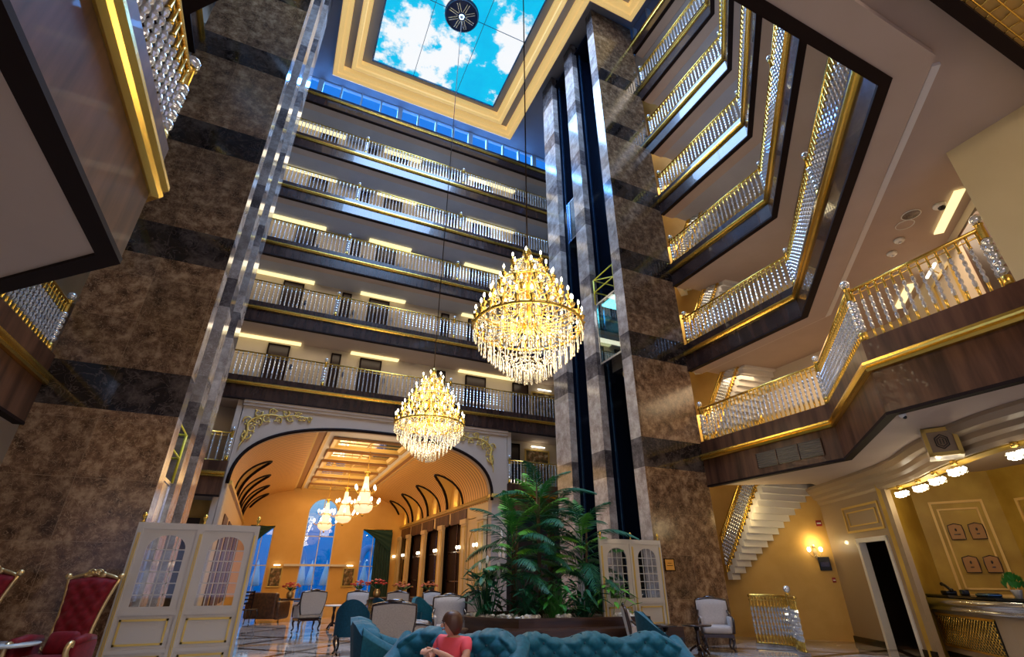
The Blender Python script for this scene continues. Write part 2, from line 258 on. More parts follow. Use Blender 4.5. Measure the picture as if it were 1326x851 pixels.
# ---------------------------------------------------------------- mesh helpers
class MB:
    def __init__(s): s.v = []; s.f = []; s.m = []; s.mats = []; s.sm = []
    def mi(s, name):
        if name not in s.mats: s.mats.append(name)
        return s.mats.index(name)
    def add(s, vs, fs, mt, smooth=False, M=None):
        b = len(s.v); k = s.mi(mt)
        if M is not None: vs = [tuple(M @ Vector(p)) for p in vs]
        s.v += [tuple(p) for p in vs]
        for f in fs: s.f.append(tuple(i+b for i in f)); s.m.append(k); s.sm.append(smooth)
    def box(s, x0, y0, z0, x1, y1, z1, mt, M=None):
        if x0 > x1: x0, x1 = x1, x0
        if y0 > y1: y0, y1 = y1, y0
        if z0 > z1: z0, z1 = z1, z0
        vs = [(x0, y0, z0), (x1, y0, z0), (x1, y1, z0), (x0, y1, z0), (x0, y0, z1), (x1, y0, z1), (x1, y1, z1), (x0, y1, z1)]
        s.add(vs, [(0, 3, 2, 1), (4, 5, 6, 7), (0, 1, 5, 4), (1, 2, 6, 5), (2, 3, 7, 6), (3, 0, 4, 7)], mt, False, M)
    def rbox(s, x0, y0, z0, x1, y1, z1, mt, r=0.03, M=None, smooth=True, n=2):
        # rounded box: superellipsoid-like shell by offsetting a subdivided box
        k = 2*n+2; P = {}; vs = []; fs = []
        cx_, cy_, cz_ = (x0+x1)/2, (y0+y1)/2, (z0+z1)/2; hx, hy, hz = abs(x1-x0)/2, abs(y1-y0)/2, abs(z1-z0)/2; r = min(r, hx, hy, hz)
        t = [-1]*0; ang = [i/n for i in range(n+1)]
        axs = []
        for h in (hx, hy, hz):
            a = [-h+r*(1-cos(q*pi/2)) for q in ang]; axs.append(a+[-q for q in reversed(a)])
        def V_(i, j, l):
            key = (i, j, l)
            if key not in P:
                p = Vector((axs[0][i], axs[1][j], axs[2][l])); q = Vector((max(-hx+r, min(hx-r, p.x)), max(-hy+r, min(hy-r, p.y)), max(-hz+r, min(hz-r, p.z))))
                dd = p-q
                if dd.length > 1e-9: p = q+dd.normalized()*r
                P[key] = len(vs); vs.append((p.x+cx_, p.y+cy_, p.z+cz_))
            return P[key]
        e = k-1
        for a in range(e):
            for b in range(e):
                fs += [(V_(a, b, 0), V_(a, b+1, 0), V_(a+1, b+1, 0), V_(a+1, b, 0)), (V_(a, b, e), V_(a+1, b, e), V_(a+1, b+1, e), V_(a, b+1, e)),
                       (V_(a, 0, b), V_(a+1, 0, b), V_(a+1, 0, b+1), V_(a, 0, b+1)), (V_(a, e, b), V_(a, e, b+1), V_(a+1, e, b+1), V_(a+1, e, b)),
                       (V_(0, a, b), V_(0, a, b+1), V_(0, a+1, b+1), V_(0, a+1, b)), (V_(e, a, b), V_(e, a+1, b), V_(e, a+1, b+1), V_(e, a, b+1))]
        s.add(vs, fs, mt, smooth, M)
    def prism(s, poly, z0, z1, mt, M=None):
        n = len(poly); vs = [(x, y, z0) for x, y in poly]+[(x, y, z1) for x, y in poly]
        s.add(vs, [tuple(reversed(range(n))), tuple(range(n, 2*n))]+[(i, (i+1) % n, n+(i+1) % n, n+i) for i in range(n)], mt, False, M)
    def tube(s, pts, r, mt, seg=8, caps=True, M=None, closed=False):
        pts = [Vector(p) for p in pts]; n = len(pts); rs = r if isinstance(r, (list, tuple)) else [r]*n; vs = []; fs = []
        ref = None
        for i in range(n):
            if closed: d = pts[(i+1) % n]-pts[i-1]
            else: d = pts[min(i+1, n-1)]-pts[max(i-1, 0)]
            if d.length < 1e-9: d = Vector((0, 0, 1))
            d.normalize()
            if ref is None: ref = Vector((0, 0, 1)) if abs(d.z) < 0.9 else Vector((1, 0, 0))
            a = d.cross(ref)
            if a.length < 1e-6: a = d.cross(Vector((0, 1, 0)))
            a.normalize(); b = a.cross(d).normalized(); ref = b
            for j in range(seg):
                t = 2*pi*j/seg; vs.append(pts[i]+(a*cos(t)+b*sin(t))*rs[i])
        for i in range(n if closed else n-1):
            for j in range(seg):
                i2 = (i+1) % n; fs.append((i*seg+j, i2*seg+j, i2*seg+(j+1) % seg, i*seg+(j+1) % seg))
        if caps and not closed: fs += [tuple(range(seg)), tuple(reversed(range((n-1)*seg, n*seg)))]
        s.add(vs, fs, mt, True, M)
    def lathe(s, prof, mt, seg=12, M=None, c=(0, 0, 0)):
        vs = []; fs = []; n = len(prof)
        for (r, z) in prof:
            for j in range(seg):
                t = 2*pi*j/seg; vs.append((c[0]+r*cos(t), c[1]+r*sin(t), c[2]+z))
        for i in range(n-1):
            for j in range(seg): fs.append((i*seg+j, i*seg+(j+1) % seg, (i+1)*seg+(j+1) % seg, (i+1)*seg+j))
        if prof[0][0] > 1e-4: fs.append(tuple(reversed(range(seg))))
        if prof[-1][0] > 1e-4: fs.append(tuple(range((n-1)*seg, n*seg)))
        s.add(vs, fs, mt, True, M)
    def ball(s, c, r, mt, seg=8, rings=5, M=None):
        rx, ry, rz = r if isinstance(r, (tuple, list)) else (r, r, r); vs = [(c[0], c[1], c[2]-rz)]; fs = []
        for i in range(1, rings):
            p = pi*i/rings
            for j in range(seg): vs.append((c[0]+rx*sin(p)*cos(2*pi*j/seg), c[1]+ry*sin(p)*sin(2*pi*j/seg), c[2]-rz*cos(p)))
        vs.append((c[0], c[1], c[2]+rz)); t = len(vs)-1
        for j in range(seg):
            fs.append((0, 1+(j+1) % seg, 1+j)); fs.append((t, 1+(rings-2)*seg+j, 1+(rings-2)*seg+(j+1) % seg))
            for i in range(rings-2): fs.append((1+i*seg+j, 1+i*seg+(j+1) % seg, 1+(i+1)*seg+(j+1) % seg, 1+(i+1)*seg+j))
        s.add(vs, fs, mt, True, M)
    def sweep(s, path, prof, mt, closed=False, cap=True, pclosed=True, smooth=False, zs=None):
        """path of xy points, prof of (outward left-normal offset, z)"""
        n = len(path); P = [Vector(p[:2]) for p in path]; vs = []; fs = []; k = len(prof)
        for i in range(n):
            a = P[i]-P[i-1] if (i > 0 or closed) else None; b = P[(i+1) % n]-P[i] if (i < n-1 or closed) else None
            na = Vector((-a.y, a.x)).normalized() if a is not None else None; nb = Vector((-b.y, b.x)).normalized() if b is not None else None
            if na is None: m_ = nb
            elif nb is None: m_ = na
            else: m_ = (na+nb)/(1+na.dot(nb))
            zo = zs[i] if zs else 0
            for d_, z_ in prof: vs.append((P[i].x+m_.x*d_, P[i].y+m_.y*d_, z_+zo))
        for i in range(n if closed else n-1):
            for j in range(k if pclosed else k-1):
                i2 = (i+1) % n; j2 = (j+1) % k; fs.append((i*k+j, i*k+j2, i2*k+j2, i2*k+j))
        if cap and pclosed and not closed: fs += [tuple(range(k)), tuple(reversed(range((n-1)*k, n*k)))]
        s.add(vs, fs, mt, smooth)
    def grid(s, nu, nv, fn, mt, smooth=True, M=None, flip=False):
        vs = [fn(i/nu, j/nv) for j in range(nv+1) for i in range(nu+1)]; fs = []
        for j in range(nv):
            for i in range(nu):
                q = (j*(nu+1)+i, j*(nu+1)+i+1, (j+1)*(nu+1)+i+1, (j+1)*(nu+1)+i); fs.append(tuple(reversed(q)) if flip else q)
        s.add(vs, fs, mt, smooth, M)
    def build(s, name, parent=None, **props):
        me = bpy.data.meshes.new(name); me.from_pydata(s.v, [], s.f)
        for k in s.mats: me.materials.append(MAT[k])
        if len(s.mats) > 1: me.polygons.foreach_set('material_index', s.m)
        me.polygons.foreach_set('use_smooth', s.sm); me.update()
        o = bpy.data.objects.new(name, me); COL.objects.link(o)
        if parent is not None: o.parent = parent
        for k, v in props.items(): o[k] = v
        return o
def thing(name, label, cat, loc=(0, 0, 0), rz=0.0, group=None, scale=None):
    o = bpy.data.objects.new(name, None); COL.objects.link(o); o.location = loc; o.rotation_euler = (0, 0, rz)
    o['label'] = label; o['category'] = cat
    if group: o['group'] = group
    if scale: o.scale = (scale,)*3
    return o
def tag(o, label, cat, group=None):
    o['label'] = label; o['category'] = cat
    if group: o['group'] = group
    return o
def struct(o): o['kind'] = 'structure'; return o
def copy_tree(o, parent=None):
    c = o.copy(); COL.objects.link(c); c.parent = parent
    for ch in list(o.children): copy_tree(ch, c)
    return c
def place(proto, used, loc, rz, label, group=None, scale=None):
    o = proto if not used else copy_tree(proto)
    o.location = loc; o.rotation_euler = (0, 0, rz); o['label'] = label
    if group: o['group'] = group
    if scale: o.scale = (scale,)*3
    return o
def TR(x, y, z, rz=0, rx=0, ry=0, s=1): return Matrix.Translation((x, y, z)) @ Matrix.Rotation(rz, 4, 'Z') @ Matrix.Rotation(ry, 4, 'Y') @ Matrix.Rotation(rx, 4, 'X') @ Matrix.Scale(s, 4)
def spline(pts, n=6):
    pts = [Vector(p) for p in pts]; out = []; k = len(pts)
    for i in range(k-1):
        a, b, c, d = pts[max(i-1, 0)], pts[i], pts[i+1], pts[min(i+2, k-1)]
        for j in range(n):
            t = j/n; out.append(0.5*((2*b)+(-a+c)*t+(2*a-5*b+4*c-d)*t*t+(-a+3*b-3*c+d)*t**3))
    out.append(pts[-1]); return out
# ================================================================= STRUCTURE
def mir(p): return (6.9-p[0], p[1])
UPA = [(11.0, 10.75), (11.0, 6.75), (6.15, 1.9), (0.75, 1.9), (-4.1, 6.75), (-4.1, 10.75)]
UPB = [(-4.1, 15.5), (-4.1, 19.6), (13.2, 19.6)]
L1R = [(11.0, 10.75), (11.0, 6.75), (8.42, 4.32), (8.42, -6)]
L1L = [mir(p) for p in reversed(L1R)]
# floor and the room far outside the frame
b = MB(); b.box(-14, -8, -0.2, 21, 36.2, 0.0, 'floor_marble'); struct(b.build('floor'))
b = MB(); b.box(-14, -8.3, 0, 21, -8, 8, 'ochre_paint'); struct(b.build('wall_behind_camera'))
b = MB(); b.box(-14.3, -8, 0, -14, 22, 8, 'ochre_paint'); struct(b.build('wall_left'))
b = MB(); b.box(21, -8, 0, 21.3, 22, 8, 'ochre_paint'); struct(b.build('wall_right'))
# ---- towers
def tower(name, m):
    X = (lambda x: 6.9-x) if m else (lambda x: x)
    b = MB(); zs = [0.0]
    for g in G[:-1]: zs += [g-0.42, g+0.40]
    zs += [G[6]-0.42, 24.75]
    for i in range(len(zs)-1):
        z0, z1 = zs[i], zs[i+1]; mt = 'dark_marble' if i % 2 else 'brown_marble'; pm = 'mid_marble' if i % 2 else 'pale_marble'
        if z0 >= G[6]-0.5: mt = 'brown_marble'
        b.box(X(8.865), 10.75, z0, X(11.05), 11.2, z1, mt)
        b.box(X(10.75), 11.2, z0, X(11.05), 15.5, z1, mt)
        b.box(X(8.86), 10.752, z0, X(8.90), 11.22, z1, pm)
        for y0, y1 in ((12.55, 13.25), (14.5, 15.5)):
            b.box(X(8.86), y0, z0, X(9.12), y1, z1, pm); b.box(X(9.12), y0+0.05, z0, X(10.75), y1-0.05, z1, 'shaft')
    o = struct(b.build(name))
    b = MB(); b.box(X(10.70), 11.2, 0, X(10.75), 15.5, 24.7, 'shaft'); b.box(X(9.0), 11.2, 0, X(10.7), 11.22, 24.7, 'shaft')
    b.box(X(9.0), 11.2, 24.0, X(10.7), 14.5, 24.05, 'shaft'); b.build('shaft_lining', o)
    for y0, y1 in ((11.22, 12.55), (13.25, 14.5)):
        b = MB()
        for yy, r in ((y0+0.18, 0.035), (y1-0.14, 0.035), ((y0+y1)/2+0.2, 0.02)): b.box(X(10.2)-r, yy-r, 0.1, X(10.2)+r, yy+r, 24.0, 'blue_steel')
        b.box(X(9.25)-.03, y1-0.10, 0.1, X(9.25)+.03, y1-0.04, 24.0, 'blue_steel'); b.build('guide_rail', o)
        for g in G[1:6]:
            b = MB(); b.box(X(10.25), y0+0.02, g-1.02, X(10.15), y0+0.75, g-0.94, 'white' if g in (G[1], G[4]) else 'blue_steel'); b.build('shaft_bracket', o)
    return o
tower('wall_right_tower', False); tower('wall_left_tower', True)
def car(x0, x1, y0, y1, z0, z1, label, rail):
    t = thing('elevator_car', label, 'elevator', ((x0+x1)/2, (y0+y1)/2, z0))
    hx, hy, h = (x1-x0)/2, (y1-y0)/2, z1-z0
    b = MB()
    for zz in (0.0, h-0.07): 
        b.box(-hx, -hy, zz, hx, hy, zz+0.07, 'steel')
    for sx in (-1, 1):
        for sy in (-1, 1): b.box(sx*hx-sx*0.05, sy*hy-sy*0.05, 0.07, sx*hx, sy*hy, h-0.07, 'steel')
    b.build('frame', t)
    b = MB(); b.box(-hx+0.01, -hy+0.05, 0.07, -hx+0.02, hy-0.05, h-0.07, 'lift_glass'); b.build('glass_panel', t)
    b = MB(); b.box(hx-0.04, -hy+0.05, 0.07, hx-0.02, hy-0.05, h-0.07, 'steel'); b.tube([(hx-0.1, -hy+0.15, 1.0), (hx-0.1, hy-0.15, 1.0)], 0.02, 'steel'); b.build('back_panel', t)
    b = MB(); b.box(-hx+0.15, -hy+0.15, h-0.10, hx-0.2, hy-0.15, h-0.08, 'downlight'); b.build('ceiling_lamp', t)
    b = MB(); b.box(-hx*0.6, -hy*0.5, -0.35, hx*0.6, hy*0.5, -0.002, 'black'); b.lathe([(0.14, -0.5), (0.16, -0.4), (0.14, -0.3)], 'antique_gold', 10); b.build('undercarriage', t)
    if rail:
        b = MB(); c = [(-hx, -hy), (hx, -hy), (hx, hy), (-hx, hy)]
        for (x, y) in c: b.tube([(x, y, h), (x, y, h+1.0)], 0.028, 'safety_yellow', 6)
        for zz in (h+0.5, h+1.0): b.tube([(x, y, zz) for x, y in c]+[(c[0][0], c[0][1], zz)], 0.024, 'safety_yellow', 6)
        b.tube([(-hx, -hy, h+0.5), (-hx, hy, h+1.0)], 0.02, 'safety_yellow', 6); b.build('roof_railing', t)
    return t
car(8.93, 10.1, 11.28, 12.45, 7.75, 10.05, 'glass lift car with yellow cage railing on its roof', True)
car(9.3, 10.1, 13.35, 14.4, 14.2, 16.3, 'dark lift car high in the farther shaft, without roof cage', False)
car(-3.2, -2.03, 11.28, 12.45, 1.0, 3.2, 'lift car behind the big white panelled screen on the left', True)
# ---- balcony fascias, slabs
GP = [(-0.02, -0.10), (-0.07, -0.09), (-0.09, -0.05), (-0.06, -0.02), (-0.11, 0.02), (-0.11, 0.06), (-0.05, 0.09), (-0.02, 0.10), (0.02, 0.10), (0.02, -0.10)]
def fascia(n, path, g, zb, zt, wood, deep=3.2, step=0.55, soff='plaster', gs=1.0):
    b = MB(); b.sweep(path, [(0, zb), (0, zt), (0.3, zt), (0.3, zb)], wood); o = struct(b.build('trim_%d' % n))
    b = MB(); b.sweep(path, [(d*gs, z*gs+g) for d, z in GP], 'gold'); b.build('gold_moulding', o)
    b = MB(); b.sweep(path, [(-0.01, zb-0.05), (-0.01, zb), (0.14, zb), (0.14, zb-0.05)], 'lip_wood'); b.build('edge_lip', o)
    b = MB(); b.sweep(path, [(0.14, zb-0.04), (step, zb-0.04), (step, zb+0.10), (0.14, zb+0.02)], soff)
    if step: b.build('soffit_border', o)
    return o
n = 1
for k in range(1, 7):
    g = G[k]; zb, zt = g-0.55, g+0.30
    fascia(n, UPA, g, zb, zt, 'fascia_wood', gs=0.8); n += 1
    fascia(n, UPB, g, zb, zt, 'fascia_wood', gs=0.8); n += 1
    so = 'plaster' if k < 3 else 'plaster_cool_lit'
    b = MB()
    if k == 1:
        b.sweep(UPA, [(0.3, zb+0.08), (9, zb+0.08), (9, zt-0.05), (0.3, zt-0.05)], so)
        b.sweep([(-4.1, 15.5), (-4.1, 19.6), (13.2, 19.6)], [(0.3, zb+0.08), (2.3, zb+0.08), (2.3, zt-0.05), (0.3, zt-0.05)], so)
    else:
        for P_ in (UPA, UPB): b.sweep(P_, [(0.3, zb+0.08), (2.4, zb+0.08), (2.4, zt-0.05), (0.3, zt-0.05)], so)
    struct(b.build('ceiling_%d' % k))
    # bright thin bead where the soffit border steps up
    b = MB()
    for P_ in (UPA[:3] if k == 1 else UPA, UPB): b.sweep(P_, [(0.60, zb+0.03), (0.70, zb+0.03), (0.70, zb+0.09), (0.60, zb+0.09)], 'stone_white' if k == 1 else so)
    struct(b.build('trim_%d' % n)); n += 1
    if k < 6:
        b = MB(); z1 = G[k+1]-0.45
        b.sweep(UPA, [(2.1, zt-0.05), (2.1, z1), (2.5, z1), (2.5, zt-0.05)], 'corridor_paint')
        b.box(11.2, 14.2, zt-0.05, 17.4, 14.5, z1, 'corridor_paint'); struct(b.build('wall_side_gallery.%03d' % k))
# back corridor wall from mezzanine to roof
b = MB(); b.box(-6.5, 21.5, 4.9, -1.95, 21.8, 7.4, 'corridor_paint'); b.box(9.0, 21.5, 4.9, 14, 21.8, 7.4, 'corridor_paint'); b.box(-6.5, 21.5, 7.38, 14, 21.8, 23.3, 'corridor_paint'); struct(b.build('wall_back'))
b = MB(); b.box(-6.6, 10.8, 0, -6.4, 21.8, 23.3, 'corridor_paint'); b.box(13.4, 14.5, 0, 13.6, 21.8, 23.3, 'corridor_paint'); struct(b.build('wall_side'))
# corridor doors and light slots, same bay repeated on each floor
dn = 1
def door(x0, x1, zf, sides=True, h=2.15):
    global dn
    b = MB(); b.box(x0, 21.40, zf, x1, 21.49, zf+h, 'door_dark'); b.box(x0-0.06, 21.38, zf, x0, 21.5, zf+h+0.06, 'lip_wood'); b.box(x1, 21.38, zf, x1+0.06, 21.5, zf+h+0.06, 'lip_wood'); b.box(x0-0.06, 21.38, zf+h, x1+0.06, 21.5, zf+h+0.06, 'lip_wood')
    o = struct(b.build('door_%d' % dn)); dn += 1
    b = MB(); b.ball((x1-0.1, 21.36, zf+1.0), 0.03, 'gold'); b.build('door_handle', o)
for k in range(1, 6):
    zf = G[k]+0.26
    for x0, x1 in ((-1.5, -0.75), (1.06, 1.36), (2.3, 3.15), (5.9, 6.2), (7.36, 8.3), (9.9, 10.65)): door(x0, x1, zf)
    for x0, x1 in ((-3.6, -0.3), (1.79, 3.94), (6.9, 9.9)):
        b = MB(); b.box(x0, 21.22, G[k+1]-0.56, x1, 21.46, G[k+1]-0.50, 'warm_strip'); o = b.build('light_cove')
        tag(o, 'warm light slot at ceiling of back gallery, floor %s, %s bay' % (['one', 'two', 'three', 'four', 'five'][k-1], 'left' if x0 < 0 else ('middle' if x0 < 5 else 'right')), 'ceiling light', 'light slots of the back galleries')
# window cards: blue card readers by doors
# ---- top: clerestory, ceiling, skylight
def clere(n_, path, npan):
    b = MB(); b.sweep(path, [(0.25, 24.96), (0.25, 25.04), (0.45, 25.04), (0.45, 24.96)], 'ceiling_paint'); b.sweep(path, [(0.25, 23.78), (0.25, 23.86), (0.45, 23.86), (0.45, 23.78)], 'ceiling_paint')
    o = struct(b.build('window_%d' % n_))
    b = MB(); b.sweep(path, [(0.34, 23.86), (0.34, 24.98)], 'glass', pclosed=False, cap=False); b.build('pane', o)
    P = [Vector(p) for p in path]
    for i in range(len(P)-1):
        d = P[i+1]-P[i]; ln = d.length; q = max(1, round(ln/1.05)); nn = Vector((-d.y, d.x)).normalized()
        for j in range(q+1):
            c = P[i]+d*(j/q)+nn*0.33; w = 0.13 if j % 4 == 2 else 0.045
            b = MB(); b.box(-w, -0.1, 23.8, w, 0.1, 24.98, 'stone_white', Matrix.Translation((c.x, c.y, 0)) @ Matrix.Rotation(atan2(d.y, d.x), 4, 'Z')); b.build('mullion', o)
clere(1, UPA, 0); clere(2, [(-4.1, 15.5), (-4.1, 19.6), (11.6, 19.6), (11.6, 15.5)], 0)
b = MB()
for P_ in ((-1.4, 1.2, 0.25, 18.6), (6.7, 1.2, 8.3, 18.6), (0.25, 17.25, 6.7, 18.6), (0.25, 1.2, 6.7, 4.4), (8.3, 1.2, 10.5, 10.1), (-3.6, 1.2, -1.4, 10.1)): b.box(P_[0], P_[1], 24.60, P_[2], P_[3], 25.0, 'ceiling_paint')
b.box(-5, 0.5, 25.0, 12, 20.1, 25.2, 'ceiling_paint')
struct(b.build('ceiling_top'))
b = MB(); b.box(-7, -1, 23.20, -4.4, 22, 23.3, 'plaster_cool_lit'); b.box(11.3, -1, 23.2, 14, 22, 23.3, 'plaster_cool_lit'); b.box(-4.4, 19.9, 23.2, 11.3, 22, 23.3, 'plaster_cool_lit'); struct(b.build('ceiling_gallery'))
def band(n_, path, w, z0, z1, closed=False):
    b = MB(); b.sweep(path, [(0, z0), (0.06, z0-0.03), (w*0.45, z0), (w*0.55, z0+0.07), (w, z0+0.07), (w, z1), (0, z1)], 'gold_band_glow', closed=closed); b.sweep(path, [(-0.03, z0+0.03), (-0.03, z1), (-0.002, z1), (-0.002, z0+0.03)], 'ceiling_paint'); return struct(b.build('trim_%d' % n_))
OUTB = [(-3.75, 2.2), (-3.75, 10.2), (-1.5, 10.2), (-1.5, 18.72), (8.42, 18.72), (8.42, 10.2), (10.65, 10.2), (10.65, 2.2)]
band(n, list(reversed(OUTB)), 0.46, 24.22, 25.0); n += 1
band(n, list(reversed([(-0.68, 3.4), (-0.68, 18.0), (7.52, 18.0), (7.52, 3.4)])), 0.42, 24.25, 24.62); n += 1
b = MB(); b.box(0.25, 4.4, 24.55, 6.7, 17.25, 24.58, 'printed_sky'); o = b.build('skylight'); tag(o, 'large backlit skylight panel showing blue sky and white clouds', 'skylight')
b = MB()
for x in (2.28, 4.62): b.box(x-0.012, 4.4, 24.52, x+0.012, 17.25, 24.55, 'blue_steel')
b.box(0.25, 13.29, 24.52, 6.7, 13.31, 24.55, 'blue_steel'); b.box(0.25, 8.9, 24.52, 6.7, 8.92, 24.55, 'blue_steel')
b.sweep([(0.25, 4.4), (0.25, 17.25), (6.7, 17.25), (6.7, 4.4)], [(0.0, 24.50), (0.06, 24.50), (0.06, 24.60), (0, 24.60)], 'blue_steel', closed=True); b.build('glazing_bars', o)
t = thing('ceiling_rose', 'round navy ceiling disc with silver spokes on the skylight', 'ceiling rose', (3.52, 13.3, 24.38))
b = MB(); b.lathe([(0.0, 0.0), (0.70, 0.0), (0.78, 0.03), (0.78, 0.14), (0.0, 0.14)], 'navy_disc', 40); b.build('disc', t)
b = MB(); b.tube([(0.73*cos(a*pi/20), 0.73*sin(a*pi/20), -0.01) for a in range(40)], 0.025, 'blue_steel', 6, closed=True); b.build('rim', t)
for i in range(8):
    b = MB(); a = i*pi/4+0.2; 
    for w in (-0.05, 0.05): b.box(0.18, w-0.022, -0.03, 0.62, w+0.022, -0.002, 'steel', Matrix.Rotation(a, 4, 'Z'))
    b.build('spoke', t)
b = MB(); b.lathe([(0.0, -0.16), (0.10, -0.12), (0.12, -0.002)], 'steel', 16); b.build('hub', t)
# ---- mezzanine (first floor): fascia right and left, slabs
fascia(n, L1R, 4.57, 3.80, 5.02, 'walnut', step=0.0); n += 1
fascia(n, L1L, 4.57, 3.80, 5.02, 'walnut', step=0.0); n += 1
b = MB(); b.prism([(11.14, 10.55), (11.14, 6.69), (8.56, 4.26), (8.56, -6), (21, -6), (21, 9.7), (14.6, 9.7), (13.3, 9.25)][::-1], 3.78, 4.95, 'plaster'); struct(b.build('ceiling_mezzanine_right'))
b = MB(); b.prism([mir(p) for p in [(11.14, 10.72), (11.14, 6.69), (8.56, 4.26), (8.56, -6), (20.5, -6), (20.5, 10.72)]], 3.78, 4.95, 'plaster'); struct(b.build('ceiling_mezzanine_left'))
# wall block standing on the right mezzanine edge
b = MB(); b.box(8.44, -5, 5.03, 13.4, 2.25, 7.38, 'mezzanine_paint'); struct(b.build('wall_mezzanine_right'))
b = MB(); b.sweep([(13.7, 5.92), (9.6, 2.30)], [(0, 4.95), (0, 7.38), (0.2, 7.38), (0.2, 4.95)], 'corridor_paint'); b.box(13.6, 5.8, 4.95, 13.8, 14.4, 7.38, 'corridor_paint'); b.box(11.2, 14.0, 4.95, 13.8, 14.2, 7.38, 'corridor_paint'); struct(b.build('wall_mezzanine'))
b = MB(); b.sweep([(10.62, 3.20), (9.92, 2.583)], [(-0.05, 4.95), (-0.05, 7.15), (0.02, 7.15), (0.02, 4.95)], 'walnut'); b.sweep([(10.53, 3.12), (10.01, 2.662)], [(-0.08, 4.95), (-0.08, 7.05), (-0.02, 7.05), (-0.02, 4.95)], 'door_dark'); o = struct(b.build('door_%d' % dn)); dn += 1
b = MB(); b.sweep([(10.6, 3.33), (9.62, 2.50)], [(-0.22, 7.33), (-0.22, 7.36), (-0.07, 7.36), (-0.07, 7.33)], 'warm_strip'); tag(b.build('light_cove'), 'bright light slot in ceiling above the right mezzanine door', 'ceiling light')
b = MB(); b.sweep([(13.0, 5.45), (12.1, 4.66)], [(-0.24, 7.33), (-0.24, 7.36), (-0.07, 7.36), (-0.07, 7.33)], 'warm_strip'); tag(b.build('light_cove'), 'light slot in ceiling behind the right mezzanine picture', 'ceiling light')
# gold lattice ceiling recess near the upper right of the view
b = MB(); b.box(5.0, 0.85, 7.22, 9.6, 0.99, 7.42, 'lip_wood'); struct(b.build('trim_%d' % n)); n += 1
b = MB(); b.box(5.0, 0.3, 7.305, 9.6, 0.86, 7.33, 'ochre_paint'); struct(b.build('ceiling_recess'))
b = MB()
for i in range(14):
    x = 5.98+i*0.21
    b.tube([(x+0.018*sin(q*2.1+i*pi), 0.88-q*0.052, 7.285) for q in range(8)], 0.009, 'gold', 6)
for j in range(3):
    y = 0.80-j*0.12; b.tube([(5.95+q*0.065, y+0.014*sin(q*pi+j*pi), 7.275) for q in range(44)], 0.009, 'gold', 6)
b.box(5.86, 0.55, 7.26, 5.92, 0.90, 7.30, 'gold_paint')
tag(b.build('gold_lattice'), 'gold wavy lattice grille in the ceiling recess, upper right corner', 'grille')
# ================================================================= ARCH WALL AND HALL
CXA, HW, Z0, HH = 3.24, 4.87, 4.3, 2.27
def arch(t, hw=HW, hh=HH, c=CXA):     # t 0..1 left to right
    a = pi*(1-t); ca, sa = cos(a), sin(a); p = 2/2.6
    return (c+hw*math.copysign(abs(ca)**p, ca), Z0+hh*abs(sa)**p)
NA = 48
b = MB()
for y in (19.72,):
    pts = [(CXA-HW, 0.0)]+[arch(i/NA) for i in range(NA+1)]+[(CXA+HW, 0.0)]
    out = []
    for (x, z) in pts:
        u = (x-CXA)/HW
        out.append((-1.75 if u < -0.99 else (8.8 if u > 0.99 else -1.75+(u+0.99)/1.98*10.55), z if abs(u) > 0.99 and z < 5 else 7.34))
    vs = []; fs = []; k = len(pts)
    for yy in (19.72, 20.1):
        vs += [(x, yy, z) for x, z in pts]+[(x, yy, z) for x, z in out]
    for i in range(k-1):
        fs.append((i, i+1, k+i+1, k+i)); fs.append((2*k+i, 3*k+i, 3*k+i+1, 2*k+i+1)); fs.append((i, 2*k+i, 2*k+i+1, i+1)); fs.append((k+i, k+i+1, 3*k+i+1, 3*k+i))
    b.add(vs, fs, 'plaster')
aw = struct(b.build('wall_arch'))
b = MB(); b.tube([(arch(i/NA)[0], 19.70, arch(i/NA)[1]) for i in range(NA+1)], 0.065, 'lip_wood', 6); b.build('arch_edging', aw)
b = MB()    # stepped cove between arch wall and first gallery
b.box(-1.75, 19.62, 7.16, 8.8, 19.72, 7.30, 'plaster'); b.box(-1.75, 19.66, 7.05, 8.8, 19.72, 7.16, 'plaster'); b.build('cornice', aw)
